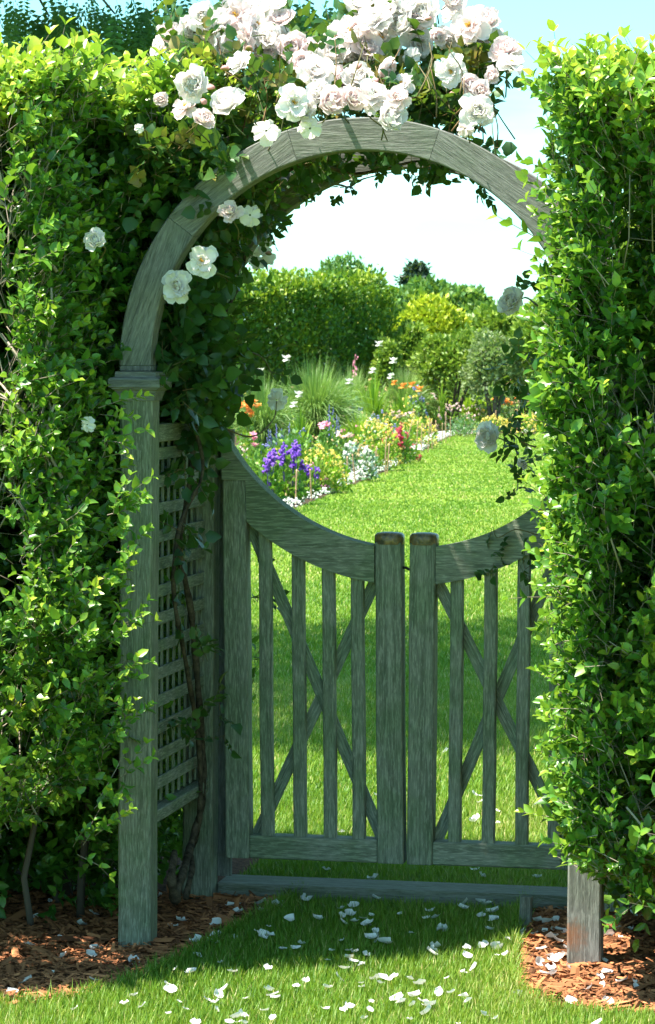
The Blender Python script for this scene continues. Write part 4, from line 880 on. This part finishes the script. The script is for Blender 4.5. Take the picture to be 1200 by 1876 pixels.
def plant(name,cat,label,px,py,hpx,wpx,mat,leafn=420,fcol=None,fn=26,fs=.020,style='dome',group=None,leaf=.075,seed=None,petal=3,part_='flowers'):
    b=gnd(px,py); D=depth(b); k=D/F_PX; H=hpx*k; Wd=wpx*k/2; s_=int(px*7+py*13) if seed is None else seed; r=np.random.default_rng(s_)
    t=empty(name,b,label=label,cat=cat,group=group); G=Geo()
    n=leafn; q=nrm(r.normal(0,1,(n,3))); q[:,2]=np.abs(q[:,2]); rad=r.random(n)**.4
    P=q*rad[:,None]*np.array([Wd,Wd,H*.92]); P[:,2]=P[:,2]*.9+.03; G.inst(DT,DF,P,basis(q+r.normal(0,.6,(n,3))+[0,0,.4],r.normal(0,1,(n,3))+[0,0,.8]),leaf*r.uniform(.5,1.35,n),np.clip(r.normal(.5,.22,n),0,1))
    n2=max(8,leafn//14); G3=Geo()
    for i in range(n2):
        e=P[i]; tube(G3,[(e[0]*.25,e[1]*.25,0),e],[.004,.002],3,.4,False)
    st=G3.build('stems',M['rose_cane'],t,False); G.build('foliage',mat,t,False)
    if fcol:
        def small(kind):
            if (kind,fcol) not in FLM:
                G2=Geo()
                if kind=='dome':
                    for j in range(4): G2.inst(OCT,OF,rng.normal(0,.6,(1,3)),basis(rvec(1),rvec(1)),np.array([[.9,.9,.5]]))
                else:
                    m=6; az=np.arange(m)*2*PI/m; d=np.c_[np.cos(az),np.sin(az),rng.uniform(.1,.7,m)]; G2.inst(DT*np.array([1.5,1,1]),DF,np.zeros((m,3)),basis(d,np.tile([0,0,1.],(m,1))+.01),1.6*rng.uniform(.8,1.2,m),rng.random(m))
                    G2.inst(OCT,OF,np.zeros((1,3)),basis(np.array([[0,0,1.]]),np.array([[1.,0,0]])),np.array([.5]),np.array([.2]))
                FLM[kind,fcol]=G2.mesh('flower',M[fcol],False)
            return FLM[kind,fcol]
        if style=='dome' and fn>60:
            G2=Geo(); q=nrm(r.normal(0,1,(fn,3))); q[:,2]=np.abs(q[:,2])*.9+.12; c=q*np.array([Wd,Wd,H])*r.uniform(.8,1.03,(fn,1))
            for j in range(4): G2.inst(OCT,OF,c+r.normal(0,fs*.6,(fn,3)),basis(r.normal(0,1,(fn,3)),r.normal(0,1,(fn,3))),np.stack([fs*r.uniform(.5,1.1,fn),fs*r.uniform(.5,1.1,fn),fs*r.uniform(.25,.6,fn)],-1),r.random(fn))
            o=G2.build(part_,M[fcol],t,False)
            if fn>=100: o['kind']='stuff'
        elif style=='spike':
            for i in range(fn):
                G2=Geo(); a=r.uniform(0,6.28); q=r.random()**.6*Wd*.85; h=H*r.uniform(.75,1.08); x,y=q*math.cos(a),q*math.sin(a); tube(G2,[(x*.7,y*.7,0),(x,y,h)],.004,3,.2,False)
                m=12; zz=h-np.linspace(0,H*(.17 if fcol=='f_purple' else .28),m); w_=fs*(.55+.7*np.linspace(0,1,m)); pp=np.c_[x+r.normal(0,1,m)*w_*.7,y+r.normal(0,1,m)*w_*.7,zz]
                G2.inst(OCT,OF,pp,basis(r.normal(0,1,(m,3)),r.normal(0,1,(m,3))),w_*r.uniform(.6,1,m),r.random(m)); G2.build('flower_spike',M[fcol],t,False)
        else:
            for i in range(fn):
                if style=='dome': q=nrm(r.normal(0,1,3)); q[2]=abs(q[2])*.9+.12; c=q*np.array([Wd,Wd,H])*r.uniform(.85,1.03)
                else: a=r.uniform(0,6.28); q=r.random()**.5*Wd*.8; c=(q*math.cos(a),q*math.sin(a),H*r.uniform(.82,1.06))
                o=bpy.data.objects.new('flower',small(style)); COL.objects.link(o); o.parent=t; o.location=tuple(map(float,c)); k_=fs*r.uniform(.75,1.2); o.scale=(k_,)*3; o.rotation_euler=(r.normal(0,.3),r.normal(0,.3),r.uniform(0,6.28))
    return t
FLM={}
def clump(name,cat,label,px,py,hpx,wpx,mat,n=380,wd=.006,arch=1.,tone=.5,flow=None,group=None):
    b=gnd(px,py);D=depth(b);k=D/F_PX; t=empty(name,b,label=label,cat=cat,group=group); G=Geo(); blade_clump(G,(0,0,0),n,hpx*k,wpx*k/2,wd,arch,tone,int(px+py)); G.build('leaves',mat,t,False)
    if flow:
        col,pts,fs=flow
        for (fx,fy) in pts:
            c=atd(fx,fy,D+rng.uniform(-.3,.3))-b; S=Geo(); tube(S,spline([(c[0]*.3,c[1]*.3,.1),(c[0]*.8,c[1]*.8,c[2]*.6),c],3),.005,4,.2,False); so_=S.build('flower_stem',M['strap'],t,False)
            G2=Geo(); m=7; az=np.arange(m)*2*PI/m; d=np.c_[np.cos(az),np.sin(az),np.tile([.9,-.4],4)[:m]]; G2.inst(DT*np.array([1.7,1,1]),DF,np.tile(c,(m,1)),basis(d,np.tile([0,.2,1.],(m,1))),fs*rng.uniform(.8,1.2,m),rng.random(m)); G2.build('flower',M[col],so_,False)
    return t
# ornamental grasses and strap-leaved clumps
clump('ornamental_grass','grass clump','large fountain of fine arching grass in front of the far hedge',575,835,200,230,M['fountain'],2600,.007,1.25,.5)
clump('ornamental_grass','grass clump','smaller fountain grass between the two irises',640,805,150,150,M['fountain'],1500,.007,1.1,.6)
clump('ornamental_grass','grass clump','pale fountain grass behind the blush lilies',740,790,135,130,M['fountain'],1400,.007,1.1,.6)
clump('ornamental_grass','grass clump','pale fountain grass at the foot of the grey shrub',905,765,80,100,M['fountain'],700,.009,1.1,.55)
clump('ornamental_grass','grass clump','soft arching grass left of the big fountain grass, half behind rose leaves',480,850,190,170,M['fountain'],1500,.006,1.2,.45)
clump('ornamental_grass','grass clump','wide blue-green fountain grass below the purple foxgloves',800,775,118,180,M['fountain'],2200,.009,1.1,.35)
clump('iris_clump','iris','tall iris clump with sword leaves and white flowers',682,815,150,90,M['strap'],170,.016,.8,.55,('f_white',[(683,680),(721,662),(640,700),(694,631),(716,690)],.10))
clump('iris_clump','iris','iris with two white flowers behind the leafy peonies',550,855,130,60,M['strap'],90,.014,.8,.5,('f_white',[(538,742),(548,724),(475,682),(525,658)],.09))
clump('daylily_clump','daylily','bright lime daylily clump in the middle of the border',655,838,92,120,M['strap'],620,.011,1.,.75)
clump('daylily_clump','daylily','bright lime daylily clump towards the far end of the border',868,778,72,120,M['strap'],620,.014,.85,.85)
clump('daylily_clump','daylily','daylily clump with orange flowers beside the iris',735,805,104,70,M['strap'],260,.011,1.,.55,('f_orange',[(722,702),(738,708),(754,706),(768,714)],.11))
clump('foxglove','foxglove','pair of tall purple flower spires above the grass',810,790,110,26,M['strap'],60,.02,1.,.5)
for (x,y,hx,lb) in ((799,655,30,'purple flower spire'),(819,640,28,'taller purple flower spire')):
    pass
# flowering plants: (name,cat,label,px,py,h,w,mat,leafn,colour,fn,fs,style)
for a in [('snapdragon','snapdragon','deep purple snapdragons nearest the gate rail',495,938,112,44,M['leafy'],320,'f_purple',7,.030,'spike'),
 ('snapdragon','snapdragon','deep purple snapdragons beside the second cane',530,925,110,54,M['leafy'],380,'f_purple',9,.030,'spike'),
 ('snapdragon','snapdragon','low purple snapdragons right of the taller ones',566,914,60,36,M['leafy'],220,'f_purple',5,.028,'spike'),
 ('coreopsis','coreopsis','wide mound of fine yellow flowers behind the near canes',588,903,82,110,M['strap'],620,'f_yellow',210,.014,'dome'),
 ('coreopsis','coreopsis','yellow and peach flowered mound in the middle of the bed',690,862,96,92,M['strap'],520,'f_yellow',190,.016,'dome'),
 ('yarrow','yarrow','yellow flower heads behind the row of canes',765,822,62,80,M['strap'],420,'f_yellow',120,.022,'dome'),
 ('yarrow','yarrow','cream and yellow flowers edging the far end of the bed',905,797,36,70,M['leafy'],320,'f_yellow',110,.026,'dome'),
 ('yarrow','yarrow','pale yellow flowers at the far right end of the bed',962,797,44,52,M['leafy'],260,'f_yellow',70,.028,'dome'),
 ('snapdragon','snapdragon','crimson snapdragons behind the leaning cane',735,850,72,40,M['leafy'],260,'f_red',9,.030,'spike'),
 ('snapdragon','snapdragon','crimson snapdragons left of the leaning cane',712,852,66,30,M['leafy'],200,'f_red',6,.028,'spike'),
 ('verbena','verbena','low red flowers close to the white edging',748,846,32,44,M['leafy'],200,'f_red',40,.022,'dome'),
 ('phlox','phlox','rounded white flower heads above the white edging',672,882,62,40,M['leafy_blue'],220,'f_white',70,.026,'dome'),
 ('phlox','phlox','white flowers beside the pink ones in mid bed',640,872,66,34,M['leafy_blue'],220,'f_white',30,.026,'dome'),
 ('dahlia','dahlia','bright pink dahlia blooms above the leafy mound',598,880,100,40,M['leafy'],330,'f_pink',4,.050,'bloom'),
 ('dahlia','dahlia','pink bloom half hidden by rose leaves at left',472,905,106,40,M['leafy'],330,'f_pink',3,.046,'bloom'),
 ('dahlia','dahlia','blush pink blooms behind the yellow mound',628,868,74,30,M['leafy'],260,'f_blush',5,.040,'bloom'),
 ('lily','lily','orange lilies showing through the rose foliage',455,875,135,50,M['leafy'],300,'f_orange',26,.034,'bloom'),
 ('lily','lily','blush lilies beyond the lime daylilies',735,812,56,54,M['leafy'],260,'f_blush',26,.034,'bloom'),
 ('lily','lily','orange and yellow lilies near the hedge at the far end',925,785,52,60,M['leafy'],260,'f_orange',26,.040,'bloom'),
 ('tickseed','tickseed','yellow daisies in front of the grey shrub',870,745,42,90,M['leafy'],300,'f_peach',34,.05,'dome'),
 ('salvia','salvia','dusky blue flower spikes at the left of the bed',515,880,104,60,M['leafy_blue'],320,'f_blue',9,.014,'spike'),
 ('salvia','salvia','small violet flowers in front of the big fountain grass',605,858,120,54,M['leafy'],300,'f_blue',5,.016,'spike'),
 ('foxglove','foxglove','purple foxglove spires standing above the blue-green grass',812,772,128,34,M['leafy'],120,'f_pink',2,.050,'spike'),
 ('foxglove','foxglove','small mauve flower at the foot of the far hedge',645,800,142,20,M['leafy'],120,'f_pink',1,.040,'spike'),
 ('peony','peony','leafy bright green peony mound in the left of the bed',545,900,128,92,M['leafy'],900,None,0,.02,'dome'),
 ('peony','peony','leafy peony behind the purple snapdragons, next to the arbor',480,915,105,70,M['leafy'],600,None,0,.02,'dome'),
 ('perennial','perennial','grey-green leafy mound above the far white edging',850,800,44,70,M['leafy_blue'],420,None,0,.02,'dome'),
 ('perennial','perennial','tall light green perennial in front of the small shrub',640,812,110,90,M['leafy_blue'],700,None,0,.02,'dome'),]:
    plant(a[0],a[1],a[2],a[3],a[4],a[5],a[6],a[7],a[8],a[9],a[10],a[11],a[12])
filler=[]
GRP='leafy filler plants between the flowers'
def edge_x(py): 
    e=np.array([(300,985),(430,958),(545,931),(600,908),(655,886),(712,862),(755,838),(795,815),(818,803),(835,797),(985,795)]); return np.interp(-py,-e[:,1],e[:,0])
rf=random.Random(3)
for row,(py,hp,st) in enumerate([(925,50,26),(905,58,28),(885,66,30),(865,74,32),(848,82,34),(832,86,34),(818,92,36),(804,96,38),(790,98,42),(776,98,46),(764,96,50),(752,92,60)]):
    x=420+rf.uniform(0,20); lim=edge_x(py)-20 if py>797 else 1020
    while x<lim:
        if not(py<870 and x<440):
            m=rf.choice(['leafy','leafy','leafy_blue','strap','shrub_olive']); o=plant('leafy_perennial','perennial','leafy filler',x,py,hp*rf.uniform(.6,1.1)*(1 if x<790 else .62),st*rf.uniform(1.2,1.9),M[m],rf.randint(170,300),rf.choice(['f_white','f_blue','f_blush','f_pink','f_yellow','f_yellow','f_peach','f_peach']),rf.randint(14,36),.021*(1+max(0,(840-py))/180),'dome',GRP); filler.append(o)
        x+=st*rf.uniform(.75,1.15)
place_labels(filler,'leafy green border plant between the flowers')
# white alyssum edging
G=Geo(); E_=[np.array([*p,0]) for p in BEDF]
for i in range(len(E_)-2):
    a_,b_=E_[i],E_[i+1]; L_=np.linalg.norm(b_-a_); nv=nrm(np.array([-(b_-a_)[1],(b_-a_)[0],0])); n=int(L_*130)
    P=a_+(b_-a_)*rng.random(n)[:,None]+nv*rng.uniform(.0,.34,n)[:,None]; h=.07*rng.random(n)+.02; nz_=VN(9,2.2,2); kp=nz_(P)>-.75; P=P[kp];h=h[kp];n=len(P); P[:,2]=h
    G.inst(OCT,OF,P,basis(rvec(n),rvec(n)),np.stack([rng.uniform(.010,.022,n)]*2+[rng.uniform(.008,.016,n)],-1))
eg=tag(G.build('alyssum_edging',M['f_white'],smooth=False),'low band of white alyssum along the edge of the flower bed','flowers',kind='stuff')
# canes
cs=[(506,845,908),(542,860,927),(571,859,918),(601,842,897),(616,845,890),(634,836,893),(652,832,888),(675,826,881),(687,817,870),(706,800,871),(709,812,868),(751,791,842),(762,771,836),(772,775,828),(784,766,830),(792,772,825),(799,770,820),(809,775,815),(817,757,812),(824,764,806),(735,768,848),(866,762,796),(907,752,796),(951,757,796),(974,756,796),(743,800,846)]
canes=[]
for (x,y0,y1) in cs:
    b=gnd(x,y1);D=depth(b);H=(y1-y0)*D/F_PX; t=empty('bamboo_cane',b,label='cane',cat='cane',group='thin canes along the front of the flower bed'); G=Geo()
    ln=.18 if x==735 else rng.normal(0,.03); top=np.array([ln*H*1.4,rng.normal(0,.02),H])
    pts=spline([(0,0,-.02),top*.5+[rng.normal(0,.004),0,0],top],5); tube(G,pts,.0085,6,.5)
    for q in (.2,.45,.7,.95): tube(G,[top*q-[0,0,.004],top*q+[0,0,.004]],.0105,6,.1)
    G.build('pole',M['cane'],t,True); canes.append(t)
place_labels(canes,'thin brown plant cane at the front of the flower bed')
